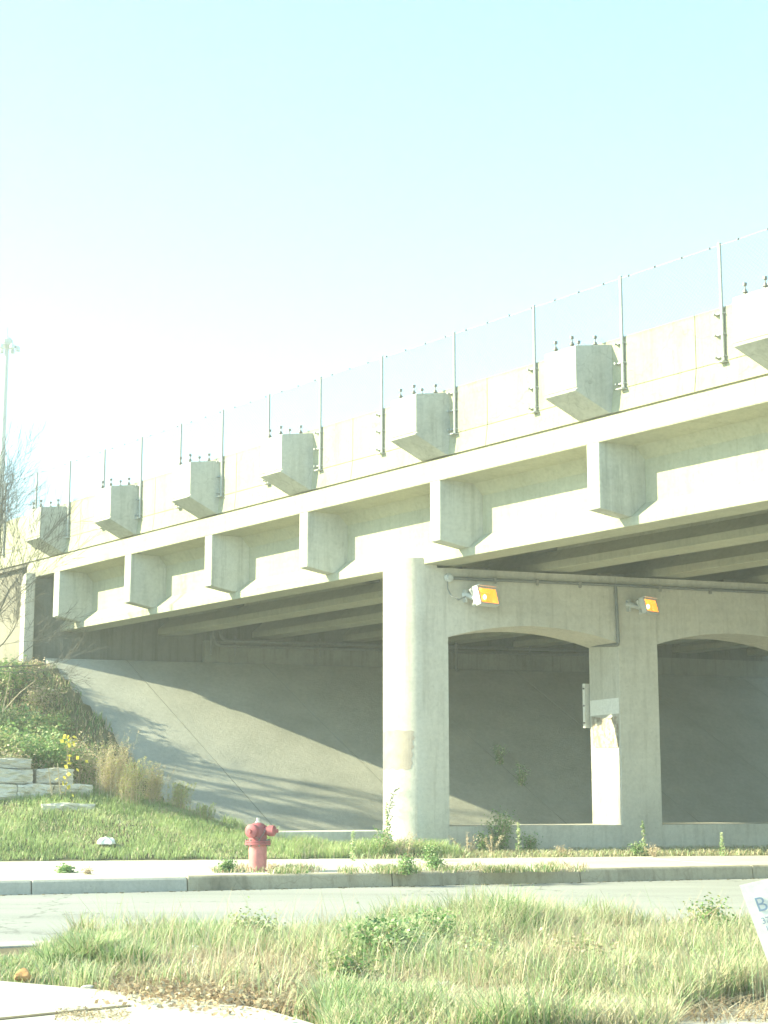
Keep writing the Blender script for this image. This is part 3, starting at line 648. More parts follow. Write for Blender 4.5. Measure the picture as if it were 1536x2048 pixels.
# verge in the foreground
def verge_edge(s): return 0
n = 300000
Yv = rng.uniform(8.0, 14.2, n); px = rng.uniform(-60, 1640, n); Xv = (px-768)/3150*Yv
s = RX*Xv+RY*Yv; d = -RY*Xv+RX*Yv
def pyof(X, Y, z=0.):
    v = (Y*0+z-CH); f = Y*CP+v*SP; u = -Y*SP+v*CP; return 1024-F*u/f
py = pyof(Xv, Yv, 0.)
dwx = np.interp(px, [0, 150, 300, 420, 540, 640, 700], [1962, 1974, 1988, 1998, 2020, 2050, 2120])
left_lim = np.interp(px, [-60, 0, 60, 110, 200, 300, 420, 700, 1700], [1925, 1925, 1930, 1915, 1880, 1870, 1868, 1860, 1850])
k = (d < 13.30) & (py < dwx-4) & (py > left_lim) & (d > 5)
k &= ~((px > 1290) & (py > np.interp(px, [1290, 1330, 1440, 1640], [2120, 2030, 2010, 2000])))
px, s, d, Xv, Yv, py = px[k], s[k], d[k], Xv[k], Yv[k], py[k]
cl = np.sin(Xv*3.1+2)*np.sin(Yv*2.3)+.6*np.sin(Xv*7.3)*np.sin(Yv*5.9+1)
hf = np.interp(px, [0, 80, 180, 260, 420, 700, 1000, 1540], [.35, .45, .95, .75, .7, .85, 1.05, 1.0])*np.interp(d, [8, 10.5, 12, 13.3], [.75, .8, .95, 1.])
sandy = (py > 1925) & (px > 250) & (px < 640); keep = rng.uniform(0, 1, len(px)) < np.where(sandy, .10, .62)*np.interp(cl, [-1, .2], [.45, 1.]); 
px, s, d, Xv, Yv, py, cl, hf, sandy = [a[keep] for a in (px, s, d, Xv, Yv, py, cl, hf, sandy)]
hts = rng.uniform(.10, .34, len(px))**1.0*hf*(1+.28*cl); hts = np.clip(hts*(1+.35*np.sin(Xv*1.9+Yv*.7)*np.sin(Yv*1.6+2)), .03, .55)
P = np.stack([Xv, Yv, vergez(s, d)-.01], 1)
dryp = np.clip(.30+.22*(cl < -.1)+.35*sandy+.22*(px > 880)+.12*np.sin(px*.011+py*.03), 0, 1); mi = np.where(rng.uniform(0, 1, len(px)) < dryp, 1, np.where(rng.uniform(0, 1, len(px)) < .25, 2, 0))
tag(blades('verge_grass', P, hts, [L_verge, L_dry, L_green], mi=mi, width=.0042, lean=.9), kind='stuff')
# tall thin seed stalks standing above the turf
n = 2600; Yv2 = rng.uniform(9.2, 13.2, n); px2 = rng.uniform(150, 1560, n); X2 = (px2-768)/3150*Yv2
k2 = (pyof(X2, Yv2) < np.interp(px2, [0, 150, 300, 420, 540, 640, 700], [1955, 1966, 1980, 1990, 2012, 2042, 2120])-12) & (pyof(X2, Yv2) > 1862) & (px2 > 230) & (rng.uniform(0, 1, n) < .35+.5*(np.sin(px2*.013)*np.sin(Yv2*3) > 0)); X2 = X2[k2]; Yv2 = Yv2[k2]; n = len(X2)
P2 = np.stack([X2, Yv2, np.full(n, -.03)], 1); tag(blades('seed_grass', P2, rng.uniform(.25, .55, n), [L_dry, L_tan, L_verge], mi=rng.choice([0, 1, 2], n), width=.0024, lean=.8), kind='stuff')
# dry tangle laid low
n = 22000; Yv = rng.uniform(8.6, 12.6, n); pxl = rng.uniform(230, 1500, n); Xv = (pxl-768)/3150*Yv; py = pyof(Xv, Yv); k = (py > np.interp(pxl, [230, 640, 1500], [1925, 1900, 1900])) & (py < np.interp(pxl, [230, 540, 760, 1500], [1992, 2022, 2060, 2060])); Xv, Yv = Xv[k], Yv[k]
P = np.stack([Xv, Yv, np.full(len(Xv), .0)], 1); tag(blades('dry_straw', P, rng.uniform(.02, .12, len(Xv)), [L_dry, L_litter], mi=rng.integers(0, 2, len(Xv)), width=.004, lean=4.), kind='stuff')
# strip of weeds between kerb and pavement, and along the pier foot
def strip_pts(n, x0, x1, ya, yb):
    px = rng.uniform(x0, x1, n); py = rng.uniform(0, 1, n); py = ya(px)+(yb(px)-ya(px))*py
    out = [PZ(a, b, 0.) for a, b in zip(px, py)]; return np.array([tuple(p) for p in out])
P = strip_pts(5000, 425, 1180, lambda x: np.interp(x, [425, 560, 800, 1180], [1738, 1736, 1733, 1731])+4*np.sin(x*.05), lambda x: np.interp(x, [425, 1180], [1746, 1744]))
P[:, 2] = .0; dens = (np.sin(P[:, 0]*2.2)+np.sin(P[:, 0]*5.1+1)+.8*np.sin(P[:, 0]*17)*np.sin(P[:, 1]*9)+rng.normal(0, .5, len(P))) > .1; P = P[dens]
tag(blades('kerb_weeds', P, rng.uniform(.01, .10, len(P)), [L_green, L_dry, L_litter], mi=rng.choice([0, 1, 1, 2], len(P)), width=.007, lean=2.2), kind='stuff')
P = strip_pts(12000, 700, 1540, lambda x: np.interp(x, [700, 900, 1540], [1700, 1704, 1699])+0*x, lambda x: np.interp(x, [700, 1540], [1719, 1710]))
P[:, 2] = terrain(*todsd(P[:, 0], P[:, 1])) if False else -.01
tag(blades('pier_foot_grass', P, rng.uniform(.02, .14, len(P)), [L_dry, L_verge, L_olive], mi=rng.choice([0, 0, 1, 2], len(P)), width=.009, lean=1.3), kind='stuff')

P = strip_pts(5200, 540, 1120, lambda x: 1742+2*np.sin(x*.04), lambda x: np.interp(x, [540, 1120], [1751, 1745]))
P[:, 2] = .005; dens = np.sin(P[:, 0]*3.7+1)+.8*np.sin(P[:, 0]*8.3)+rng.normal(0, .4, len(P)) > .1; P = P[dens]
tag(blades('kerb_edge_weeds', P, rng.uniform(.03, .13, len(P)), [L_green, L_dry, L_olive], mi=rng.choice([0, 1, 2], len(P)), width=.008, lean=1.6), kind='stuff')
# ------------------------------------------------------------------ leaves, shrubs, weeds
def leafcloud(C, size, droop=0.2, aspect=.55):
    """quads (folded leaves) at the given centres"""
    C = np.asarray(C); n = len(C); a = rng.normal(size=(n, 3)); a[:, 2] = a[:, 2]*.5; a /= np.linalg.norm(a, axis=1)[:, None]
    b = rng.normal(size=(n, 3)); b -= (b*a).sum(1)[:, None]*a; b /= np.linalg.norm(b, axis=1)[:, None]
    L = (size*rng.uniform(.6, 1.4, n))[:, None]; Wd = L*aspect
    V = np.stack([C-a*L*.5, C+b*Wd*.5, C+a*L*.5, C-b*Wd*.5], 1).reshape(-1, 3); Fq = np.arange(n*4).reshape(-1, 4); return V, Fq
def shrub(name, base, h, r, nl, size, mats, label, cat='shrub', group=None, nst=14, wt=None, lean=(0, 0)):
    base = Vector(base); e = tag(empty(name, base), label, cat, group); mb = MB(); tips = []
    R = random.Random(int(abs(base.x)*100+h*31))
    for k in range(nst):
        a = R.uniform(0, 2*PI); q = R.uniform(.2, 1); top = base+Vector((r*q*math.cos(a)+lean[0], r*q*math.sin(a)+lean[1], h*R.uniform(.55, 1)*(1-.25*q)))
        mid = base*.5+top*.5+Vector((R.uniform(-.1, .1)*r, R.uniform(-.1, .1)*r, .1*h)); mb.tube([base+Vector((r*.15*math.cos(a), r*.15*math.sin(a), -.05)), mid, top], [.012, .009, .003], 4); tips.append((base, mid, top))
        for _ in range(3):
            t = R.uniform(.4, .95); p = mid*(1-t)+top*t; q2 = p+Vector((R.uniform(-.3, .3)*r, R.uniform(-.3, .3)*r, R.uniform(0, .25)*h)); mb.tube([p, q2], [.006, .002], 3); tips.append((p, (p+q2)/2, q2))
    mb.build('stems', M_stick if 'dry' in name or 'weed' in name else M_bark, e)
    C = []
    for _ in range(nl):
        a, b, c = tips[R.randrange(len(tips))]; t = R.uniform(.15, 1); p = (a*(1-t)**2+b*2*t*(1-t)+c*t*t); g = .13*r+.03
        C.append((p.x+R.gauss(0, g), p.y+R.gauss(0, g), max(base.z-.02, p.z+R.gauss(0, g*.8))))
    V, Fq = leafcloud(C, size); mi = rng.choice(len(mats), len(Fq), p=wt); npmesh('foliage', V, Fq, mats, e, mi); return e
def onbank(px, d, y=1500):
    p = PD(px, y, d); p.z = tz(p.x, p.y)-.02; return p
G1 = 'shrubs crowding the bank beside the stone blocks'
shrub('leafy_shrub', onbank(35, 33.4), 1.0, .85, 2600, .075, [L_green, L_olive], 'dark green leafy bush high on the bank behind the top stone', group=G1, wt=[.7, .3])
shrub('leafy_shrub', onbank(95, 32.3), .95, .62, 2400, .07, [L_green, L_olive], 'dense dark green bush just above the square stone block', group=G1, wt=[.85, .15])
shrub('leafy_shrub', onbank(-25, 32.0), 1.2, .8, 2300, .075, [L_olive, L_green], 'mixed olive bush cut by the left edge above the top stone', group=G1, wt=[.6, .4])
shrub('leafy_shrub', onbank(70, 35.2), 1.1, .8, 2300, .08, [L_green, L_olive, L_verge], 'fresh green bush at the top of the bank by the slope paving', group=G1, wt=[.6, .25, .15])
shrub('dry_shrub', onbank(45, 31.9), .75, .6, 1500, .05, [L_olive, L_tan, L_green], 'brown and olive half dead bush behind the top stone', group=G1, wt=[.45, .4, .15])
shrub('dry_shrub', onbank(125, 34.0), 1.0, .7, 1600, .045, [L_tan, L_gold, L_olive], 'tan feathery dead shrub leaning over the slope paving', group=G1, wt=[.5, .3, .2])
shrub('dry_shrub', onbank(165, 32.2), .95, .55, 1700, .045, [L_olive, L_tan, L_green], 'dark brown tangled bush right of the yellow vine', group=G1, wt=[.45, .35, .2])
shrub('dry_shrub', onbank(0, 34.8), 1.0, .8, 1500, .05, [L_olive, L_tan], 'sparse olive brown bush under the bare tree', group=G1, wt=[.6, .4])
shrub('leafy_shrub', onbank(60, 36.6), 1.05, .8, 2600, .08, [L_green, L_olive], 'green bush in the middle of the bank below the wing wall', group=G1, wt=[.75, .25])
shrub('leafy_shrub', onbank(5, 37.0), 1.1, .9, 2600, .08, [L_olive, L_green], 'olive green bush at mid height against the left edge', group=G1, wt=[.5, .5])
shrub('leafy_shrub', onbank(20, 38.8), 1.0, .8, 2200, .08, [L_green, L_olive, L_tan], 'highest green bush just under the wing wall', group=G1, wt=[.6, .25, .15])
shrub('dry_shrub', onbank(112, 36.2), .85, .55, 1700, .05, [L_olive, L_green, L_tan], 'olive bush at the border of the slope paving below its top', group=G1, wt=[.4, .35, .25])
shrub('dry_shrub', onbank(150, 35.6), .75, .5, 1500, .045, [L_tan, L_olive], 'feathery pinkish brown shrub spilling onto the slope paving', group=G1, wt=[.6, .4])
shrub('dry_shrub', onbank(190, 33.6), .9, .5, 1500, .045, [L_tan, L_olive, L_green], 'brown shrub between the dark tangled bush and the tall weeds', group=G1, wt=[.5, .3, .2])
for q_, (px_, dd_, hh_, rr_, mt_, wt_, lb_) in enumerate([
    (28, 35.8, .8, .45, [L_verge, L_green], [.6, .4], 'small bright green sapling bush in the middle of the bank'),
    (82, 38.2, .8, .5, [L_olive, L_tan], [.5, .5], 'straw coloured bush at the top corner of the slope paving'),
    (72, 34.2, 1.0, .5, [L_green, L_verge], [.5, .5], 'sunlit green bush above the square stone behind the vine'),
    (10, 31.5, .8, .5, [L_tan, L_olive], [.6, .4], 'pale twiggy bush right above the thin top stone'),
    (108, 37.4, .7, .4, [L_green, L_olive], [.6, .4], 'little green bush lapping over the edge of the slope paving'),
    (145, 34.9, .9, .42, [L_gold, L_olive], [.5, .5], 'golden brown bush on the edge of the sunlit paving'),
    (178, 34.2, .7, .4, [L_tan, L_gold], [.6, .4], 'low feathery bush in front of the streaked paving'),
    (48, 39.3, .7, .45, [L_tan, L_olive], [.7, .3], 'dead tan bush at the foot of the bright end pilaster')]):
    shrub('bank_shrub', onbank(px_, dd_), hh_, rr_, 1100, .065, mt_, lb_, group=G1, wt=wt_, nst=10)
G2 = 'tall feathery dry weeds right of the stone blocks'
def feather(name, base, h, r, n, mats, wt, label, group, lean=.35):
    base = Vector(base); e = tag(empty(name, base), label, 'weeds', group); mb = MB(); R = random.Random(int(base.x*91+h*7)); C = []
    for k in range(n):
        a = R.uniform(0, 2*PI); q = R.uniform(0, 1); b0 = base+Vector((r*.6*q*math.cos(a), r*.6*q*math.sin(a), -.03)); hh = h*R.uniform(.55, 1)
        tip = b0+Vector((R.gauss(.10, lean*.5)*hh, R.gauss(0, lean*.5)*hh, hh)); mid = b0*.45+tip*.55+Vector((-.04*hh, 0, .06*hh)); mb.tube([b0, mid, tip], [.006, .0045, .0015], 3)
        for _ in range(95):
            t = R.uniform(.05, 1)**.7; p = b0*(1-t)**2+mid*2*t*(1-t)+tip*t*t; g = .06*(1.25-t)*h; C.append((p.x+R.gauss(0, g), p.y+R.gauss(0, g), max(base.z, p.z+R.gauss(0, g))))
    mb.build('stems', M_stick, e); V, Fq = leafcloud(C, .028, aspect=.4); npmesh('foliage', V, Fq, mats, e, rng.choice(len(mats), len(Fq), p=wt)); return e
feather('dry_weed', onbank(215, 30.9), 1.12, .42, 46, [L_tan, L_gold, L_olive], [.45, .35, .2], 'tallest pinkish tan weed clump next to the stone blocks', G2)
feather('dry_weed', onbank(262, 30.6), .95, .42, 46, [L_gold, L_tan, L_grass], [.5, .25, .25], 'golden yellow weed clump in the middle of the weeds', G2)
feather('dry_weed', onbank(312, 30.8), .85, .42, 42, [L_tan, L_gold, L_olive], [.45, .3, .25], 'tan feathery weed clump in front of the sunlit slope', G2)
feather('dry_weed', onbank(362, 30.7), .62, .38, 38, [L_gold, L_olive, L_grass], [.4, .3, .3], 'low golden weed clump at the right end of the weeds', G2)
feather('dry_weed', onbank(232, 31.8), 1.35, .45, 40, [L_tan, L_olive], [.7, .3], 'thin tall brown weeds rising behind the golden clump', G2)
feather('dry_weed', onbank(408, 30.2), .38, .34, 30, [L_olive, L_grass], [.5, .5], 'short green brown weed clump at the end of the lawn', G2)
# young vine with yellow leaves
vb = onbank(133, 30.55); vine = tag(empty('yellow_vine', vb), 'slender stem with bright yellow leaves rising in front of the stone blocks', 'vine')
mb = MB(); tp = PD(134, 1482, 30.6); pth = [vb, vb*.5+tp*.5+Vector((.03, 0, 0)), tp]; mb.tube(pth, [.01, .008, .004], 5); mb.build('stem', M_stick, vine)
C = [tuple(tp+Vector((random.gauss(0, .07), random.gauss(0, .05), random.gauss(0, .06)))) for _ in range(16)]+[tuple(vb*(1-t)+tp*t+Vector((random.gauss(.04, .10), -.05, random.gauss(0, .05)))) for t in [random.uniform(.1, .75) for _ in range(30)]]
V, Fq = leafcloud(C, .10, aspect=.75); npmesh('foliage', V, Fq, L_yel, vine)
# bare dead stalks in front of the stones and on the bank
for lab, pts in (('pale curved dead stalk low on the bank under the bare tree', [PD(5, 1425, 33), PD(14, 1380, 33), PD(20, 1350, 33), PD(16, 1330, 33)]),
                 ('pale dead stalk bending right above the green bushes', [PD(8, 1420, 32.8), PD(40, 1385, 32.8), PD(70, 1362, 32.8), PD(72, 1345, 32.8)]),
                 ('thin dead stalk standing before the square limestone block', [PD(104, 1590, 30.5), PD(100, 1560, 30.5), PD(97, 1537, 30.5)]),
                 ('thin dead stalk standing against the right side of the square limestone block', [PD(122, 1590, 30.5), PD(118, 1560, 30.5), PD(115, 1526, 30.5)])):
    mb = MB(); mb.tube(pts, [.014, .011, .008, .004][:len(pts)], 5); o = mb.build('dead_stalk', M_stick); tag(o, lab, 'stalk', 'bare dead stalks on the bank')

def weed(px, py, h, kind, label, group='weeds growing along the foot of the pier', zb=0., d=None):
    b = PZ(px, py, zb) if d is None else PD(px, py, d)
    R = random.Random(px*3+py); e = tag(empty({'spire': 'spire_weed', 'bush': 'leafy_weed', 'dry': 'dry_weed', 'seed': 'seed_weed'}[kind], b), label, 'weed', group); mb = MB(); C = []
    n = {'spire': 1, 'bush': 34 if h > .6 and d is None else 10, 'dry': 9, 'seed': 7}[kind]
    for k in range(n):
        sp = {'spire': .02, 'bush': .16, 'dry': .5, 'seed': .22}[kind]; tip = b+Vector((R.gauss(0, sp)*h, R.gauss(0, sp)*h, h*R.uniform(.6, 1) if n > 1 else h)); mb.tube([b-Vector((0, 0, .03)), (b+tip)/2+Vector((0, 0, .05*h)), tip], [.006, .005, .002], 4)
        m = {'spire': 150, 'bush': 60, 'dry': 22, 'seed': 50}[kind]
        for _ in range(m):
            t = R.uniform(.35 if kind == 'seed' else .06, 1); p = b*(1-t)+tip*t+Vector((0, 0, .1*h*t*(1-t))); g = {'spire': .022*(1.5-t), 'bush': .055, 'dry': .03, 'seed': .018}[kind]; C.append((p.x+R.gauss(0, g), p.y+R.gauss(0, g), max(b.z, p.z+R.gauss(0, g*.6))))
    mb.build('stems', M_stick, e); mats = {'spire': [L_verge, L_green], 'bush': [L_green, L_verge], 'dry': [L_tan, L_dry], 'seed': [L_dry, L_tan]}[kind]
    V, Fq = leafcloud(C, {'spire': .045, 'bush': .042, 'dry': .035, 'seed': .03}[kind]); npmesh('foliage', V, Fq, mats, e, rng.choice(2, len(Fq), p=[.8, .2])); return e
weed(1000, 1707, .86, 'bush', 'dark green leafy weed tallest against the plinth under the arch')
weed(962, 1708, .42, 'bush', 'small dark green weed left of the tallest leafy weed')
weed(984, 1713, .42, 'seed', 'pale cream seed weed in front of the dark green weed')
weed(1038, 1712, .62, 'spire', 'single upright green spire weed right of the leafy weed')
weed(1058, 1707, .38, 'bush', 'shadowed weed just right of the green spire')
weed(935, 1709, .46, 'dry', 'thin reddish dry weed leaning on the plinth')
weed(775, 1712, .95, 'spire', 'tall green weed against the left edge of the rounded column')
weed(790, 1716, .50, 'dry', 'grey dry tangle at the foot of the rounded column')
weed(764, 1716, .55, 'bush', 'blue green leafy weed left of the rounded column')
weed(815, 1716, .40, 'dry', 'brown dry tangle under the rounded column face')
weed(858, 1722, .28, 'bush', 'bright yellow green weed at the edge of the pavement by the column')
weed(1275, 1712, .24, 'bush', 'small yellow green weed under the square column')
weed(1290, 1710, .62, 'spire', 'thin tall weed stalk before the square column')
weed(1310, 1714, .24, 'dry', 'brown weed tuft at the right foot of the square column')
weed(1445, 1712, .42, 'spire', 'pale green spire weed before the right part of the plinth')
weed(1128, 1712, .20, 'dry', 'low dry weed at the plinth right of the green spire')
G3 = 'weeds sprouting by the kerb'
weed(455, 1744, .16, 'bush', 'low weed tuft on the pavement just left of the hydrant', G3)
weed(545, 1746, .14, 'dry', 'dry tuft right of the hydrant base', G3)
weed(812, 1748, .26, 'bush', 'green weed hanging over the kerb left of the mossy length', G3)
weed(870, 1741, .22, 'bush', 'light green weed at the kerb in front of the pier column', G3)
weed(132, 1745, .06, 'bush', 'tiny weed in the pavement joint at far left', G3)
weed(176, 1748, .07, 'dry', 'small dry tuft in the pavement joint right of the tiny weed', G3)
weed(705, 1722, .5, 'spire', 'thin green stalk on the grass between hydrant and column', G3)
G4 = 'weeds growing from the joint of the slope paving'
def onslope(px, py):
    r = ray(px, py); dd = -RY*r[0]+RX; t = (CH+.7*SLT)/(.7*dd-r[2]); return Vector((r[0]*t, t, CH+r[2]*t))
def slopeweed(px, py, h, label):
    p = onslope(px, py); e = weed(px, py, h, 'bush', label, G4, d=todsd(p.x, p.y)[1]); return e
slopeweed(1000, 1530, .52, 'upper green weed in the slope joint seen through the arch')
slopeweed(1042, 1572, .58, 'lower bushier green weed in the slope joint seen through the arch')

# leafy clumps in the verge (each its own plant)
G5 = 'broad leafed weeds in the foreground verge'
def vweed(px, py, h, r, nl, size, mats, label):
    b = PZ(px, py, -.02); shrub('verge_weed', b, h, r, nl, size, mats, label, 'weed', G5, nst=16)
vweed(770, 1952, .36, .24, 1500, .034, [L_verge, L_green], 'large light green bushy weed left of centre in the verge')
vweed(850, 1925, .34, .22, 1100, .032, [L_green, L_verge], 'green bushy weed right of the large light green one')
vweed(960, 1960, .26, .20, 900, .030, [L_verge, L_olive], 'olive bushy weed beside the white litter')
vweed(700, 1985, .22, .18, 700, .030, [L_green, L_olive], 'low dark weed near the leaf litter')
vweed(1010, 1890, .34, .22, 900, .03, [L_green, L_verge], 'green weed at the road side of the verge right of centre')
vweed(1420, 1900, .34, .25, 1000, .03, [L_olive, L_green], 'dull green weed left of the white yard sign')
vweed(1150, 1965, .28, .24, 900, .03, [L_olive, L_tan], 'brownish weed in the bottom right verge')
vweed(500, 1900, .26, .22, 900, .03, [L_verge, L_olive], 'pale green weed behind the leaf litter')
def tuft(px, py, h, r, n, label, mats=(0, 2)):
    b = PZ(px, py, -.02); a = rng.uniform(0, 2*PI, n); q = rng.uniform(0, 1, n)**.7*r; P = np.stack([b.x+q*np.cos(a), b.y+q*np.sin(a), np.full(n, -.03)], 1)
    o = blades('grass_tuft', P, rng.uniform(.5, 1, n)*h, [L_verge, L_dry, L_green], mi=rng.choice([0, 0, 2, 1], n), width=.005, lean=.9)
    o.data.transform(Matrix.Translation(-b)); o.location = b; tag(o, label, 'grass tuft', 'long grass tufts at the left end of the verge')
tuft(180, 1945, .33, .14, 900, 'tallest spiky grass tuft at the left end of the verge')
tuft(120, 1950, .24, .14, 600, 'mid height grass tuft left of the tallest one')
tuft(255, 1950, .26, .16, 800, 'bushy grass tuft right of the tallest one')
tuft(25, 1948, .15, .12, 400, 'short grass tuft at the left edge next to the orange stone')

# leaf litter
n = 4200; pxl = rng.normal(430, 90, n); pyl = rng.normal(1968, 24, n); k = (pyl > 1925) & (pyl < 2030+.1*(pxl-430)) & (pxl > 180); pxl, pyl = pxl[k], pyl[k]
C = [tuple(PZ(a, b, .012+abs(random.gauss(0, .03)))) for a, b in zip(pxl, pyl)]
V, Fq = leafcloud(C, .032, aspect=.6); tag(npmesh('leaf_litter', V, Fq, [L_litter, L_dry], mi=rng.choice(2, len(Fq), p=[.65, .35])), kind='stuff')
n = 700; C = [tuple(PZ(a, b, .022)) for a, b in zip(rng.uniform(110, 260, n), rng.normal(2028, 7, n))]; V, Fq = leafcloud(C, .018, aspect=.4); tag(npmesh('straw_litter', V, Fq, [L_dry, L_litter], mi=rng.integers(0, 2, len(Fq))), kind='stuff')

# stones and litter
def rock(name, px, py, size, mat, label, cat, d=None, group=None, z=0., seed=1, flat=.7):
    p = PZ(px, py, z) if d is None else PD(px, py, d); bm = bmesh.new(); bmesh.ops.create_icosphere(bm, subdivisions=3, radius=1); R = random.Random(seed); ph = [R.uniform(0, 6) for _ in range(6)]
    for v in bm.verts:
        c = v.co; f = 1+.16*math.sin(3*c.x+ph[0])*math.sin(2.6*c.y+ph[1])+.12*math.sin(4.3*c.z+ph[2])+.05*math.sin(9*c.x+ph[3])*math.sin(8*c.y+ph[4]); m = max(abs(c.x), abs(c.y), abs(c.z)); f *= .6+.4/m*.75
        v.co = Vector((c.x*size[0]*f, c.y*size[1]*f, c.z*size[2]*f+size[2]*.75))
    me = bpy.data.meshes.new(name); bm.to_mesh(me); bm.free(); o = link(me, name, mat); o.location = p; 
    for q in me.polygons: q.use_smooth = True
    me.set_sharp_from_angle(angle=.5); tag(o, label, cat, group); return o
M_orock = concrete('orange_stone', (.55, .30, .13), .7, 0)
rock('orange_stone', 46, 1962, (.055, .045, .045), M_orock, 'orange brown stone chunk at the left edge of the driveway', 'stone', seed=4)
rock('grey_stone', 174, 1982, (.045, .035, .02), M_stone, 'small pale grey stone beside the spiky grass tuft', 'stone', seed=5)
rock('grey_stone', 346, 1984, (.03, .025, .015), M_stone, 'tiny pale stone in front of the leaf litter', 'stone', seed=6)
def bag(px, py, r, h, label, d=None, z=0.):
    p = PZ(px, py, z) if d is None else PD(px, py, d); bm = bmesh.new(); bmesh.ops.create_icosphere(bm, subdivisions=4, radius=1); R = random.Random(px)
    for v in bm.verts:
        c = v.co.copy(); f = 1+.22*math.sin(5*c.x+R.random()*.3+px)*math.sin(6*c.y)+.10*math.sin(13*c.x+2*c.z)*math.sin(11*c.y+px); v.co = Vector((c.x*r*f, c.y*r*.7*f, max(-.01, c.z*h*f)+.01))
    me = bpy.data.meshes.new('litter'); bm.to_mesh(me); bm.free(); o = link(me, 'plastic_bag', M_white); o.location = p; tag(o, label, 'litter', 'crumpled white litter'); return o
pb = PD(212, 1704, 28.4); bg_ = bag(212, 1704, .16, .10, 'crumpled white plastic bag lying on the lawn', d=28.4)
bg_.location.z = tz(pb.x, pb.y)+.04
bag(388, 1908, .045, .05, 'small white crumpled paper half hidden in the verge grass')
bag(886, 1990, .085, .06, 'larger white crumpled litter in the lower verge')
bag(1040, 2022, .05, .03, 'white scrap at the bottom of the verge')

# ------------------------------------------------------------------ yard sign, lower right
SY = 9.3
tl = PY(1479, 1771, SY); an = math.radians(13); ux = Vector((math.cos(an), -.10, math.sin(an))).normalized(); uy = Vector((math.sin(math.radians(19)), 0, -math.cos(math.radians(19)))); nn = ux.cross(uy).normalized()
sw, sh = .60, .50
sign = tag(empty('yard_sign', tl), 'tilted white yard sign with grey blue lettering at the right edge', 'sign')
A = [tl, tl+ux*sw, tl+ux*sw+uy*sh, tl+uy*sh]; off = nn*.005
if nn.y > 0: off = -off
mb = MB(); mb.prism(A, [p-off for p in A]); mb.build('board', M_white, sign)
def text(s, at_u, at_v, size):
    cu = bpy.data.curves.new('t', 'FONT'); cu.body = s; cu.size = size; cu.extrude = .0006; ob = bpy.data.objects.new('t', cu); COL.objects.link(ob)
    dg = bpy.context.evaluated_depsgraph_get(); me = bpy.data.meshes.new_from_object(ob.evaluated_get(dg)); bpy.data.objects.remove(ob)
    R = Matrix((ux, -uy, -ux.cross(uy))).transposed()
    zz = R.col[2]
    if zz.y > 0: zz = -zz
    R = Matrix((ux, -uy, zz)).transposed()
    o0 = tl+ux*at_u+uy*at_v+zz*.0025
    me.transform(Matrix.Translation(o0-tl) @ R.to_4x4()); o = link(me, 'lettering', M_signink, sign); return o
text('BAN', .045, .165, .115); text('37', .045, .235, .05); text('12', .05, .285, .05); text('4', .055, .33, .05); text('25', .06, .395, .05); text('6', .065, .445, .05)
mb = MB(); 
for u in (.2, .4): mb.tube([tl+ux*u+uy*(sh*.6)+Vector((0, .012, 0)), tl+ux*u+uy*(sh+.28)+Vector((0, .012, 0))], .004, 6)
mb.build('wire_stake', M_galv, sign)

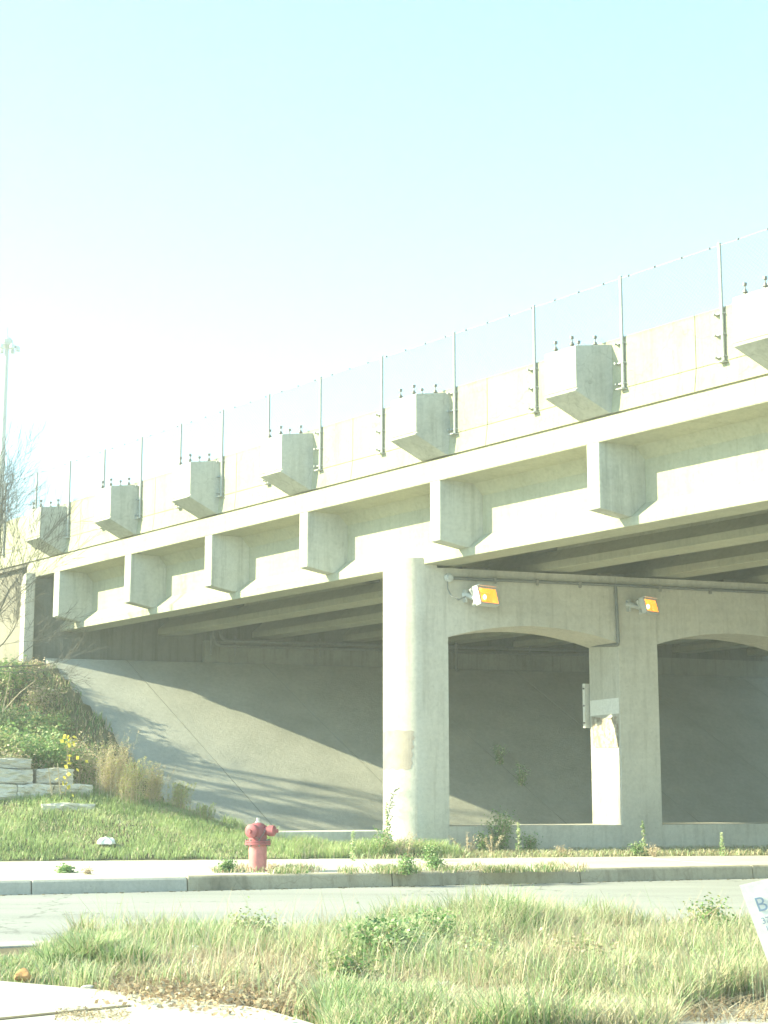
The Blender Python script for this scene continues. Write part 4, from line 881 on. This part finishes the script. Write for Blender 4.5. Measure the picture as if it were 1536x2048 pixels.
# ------------------------------------------------------------------ bare trees
def bare_tree(base, h, label, seed, r0=.12, lean=Vector((0, 0, 1)), spread=.6, depth=5, group='leafless trees left of the bridge', dirs=None):
    R = random.Random(seed); e = tag(empty('bare_tree', base), label, 'tree', group); tb = MB(); cb = MB(); base = Vector(base)
    def grow(p, dv, ln, r, lv, mb):
        pts = [p]; rad = [r]; q = p; v = dv.normalized(); n = 4
        for i in range(n):
            v = (v+Vector((R.gauss(0, .12), R.gauss(0, .12), R.gauss(.02, .07)))).normalized(); q = q+v*ln/n; pts.append(q); rad.append(r*(1-.55*(i+1)/n))
        mb.tube(pts, rad, 7 if lv == 0 else (5 if lv < 3 else 3), cap=False)
        if lv >= depth: return
        nb = 5 if lv == 0 else (4 if lv < 3 else 3)
        for k in range(nb):
            t = R.uniform(.3, 1); i = min(n-1, int(t*n)); f = t*n-i; p2 = pts[i]*(1-f)+pts[i+1]*f; rr = rad[i]*(1-f)+rad[i+1]*f
            a = R.uniform(0, 2*PI); s1 = v.cross(Vector((0, 0, 1)));  s1 = s1.normalized() if s1.length > .1 else Vector((1, 0, 0)); s2 = v.cross(s1)
            nv = v+(s1*math.cos(a)+s2*math.sin(a))*R.uniform(.5, 1.1)*spread*1.3+Vector((0, 0, .12)); grow(p2, nv, ln*R.uniform(.5, .75), max(.0034, rr*R.uniform(.45, .7)), lv+1, cb)
        grow(pts[-1], v, ln*.62, max(.0034, rad[-1]), lv+1, cb)
    if dirs is None: grow(base, lean, h*.42, r0, 0, tb)
    else:
        tb.tube([base-Vector((0, 0, .2)), base+Vector((0, 0, h*.1)), base+Vector((.05, 0, h*.2))], [r0, r0*.85, r0*.7], 8)
        for dv, ln, rr in dirs: grow(base+Vector((.05, 0, h*.19)), Vector(dv), ln, rr, 1, cb)
    tb.build('trunk', M_bark, e, smooth=True); cb.build('branches', M_bark, e); return e
b = PD(-75, 1330, 33.0); b.z = tz(b.x, b.y)
bare_tree(b, 12., 'bare twiggy tree reaching in from the left edge before the bridge', 5, .10, dirs=[((.62, -.1, 1.25), 2.1, .030), ((.35, .1, 1.5), 2.4, .032), ((.1, -.1, 1), 2.2, .033), ((.85, .1, .85), 1.9, .026), ((1., -.1, .45), 1.5, .023), ((1., .15, .1), 1.25, .022), ((.35, -.1, 2.0), 2.3, .028)], depth=5, spread=.55)
for (x, y, h, lb, sd_, r) in ((-12.6, 36.6, 8.0, 'taller leafless tree standing beyond the left edge', 12, .15), (-15.2, 35.6, 9.5, 'leafless tree farthest to the left', 21, .18), (-10.9, 34.6, 6.0, 'small leafless tree on the bank beyond the left edge', 33, .10)):
    bare_tree((x, y, tz(x, y)-.1), h, lb, sd_, r, depth=3, spread=.42)

# ------------------------------------------------------------------ thin haze in the air
hz = MB(); hz.box((0, 0, (36.-1.42)/2), (806, 806, 36+1.42)); hm_ = bpy.data.materials.new('haze_air'); hm_.use_nodes = True; hn = hm_.node_tree
for n_ in list(hn.nodes):
    if n_.type != 'OUTPUT_MATERIAL': hn.nodes.remove(n_)
pv = hn.nodes.new('ShaderNodeVolumePrincipled'); pv.inputs['Color'].default_value = (.92, .98, .92, 1); pv.inputs['Density'].default_value = .0026; pv.inputs['Anisotropy'].default_value = .1
hn.links.new(pv.outputs[0], [n_ for n_ in hn.nodes if n_.type == 'OUTPUT_MATERIAL'][0].inputs['Volume'])
tag(hz.build('haze', hm_), kind='stuff')
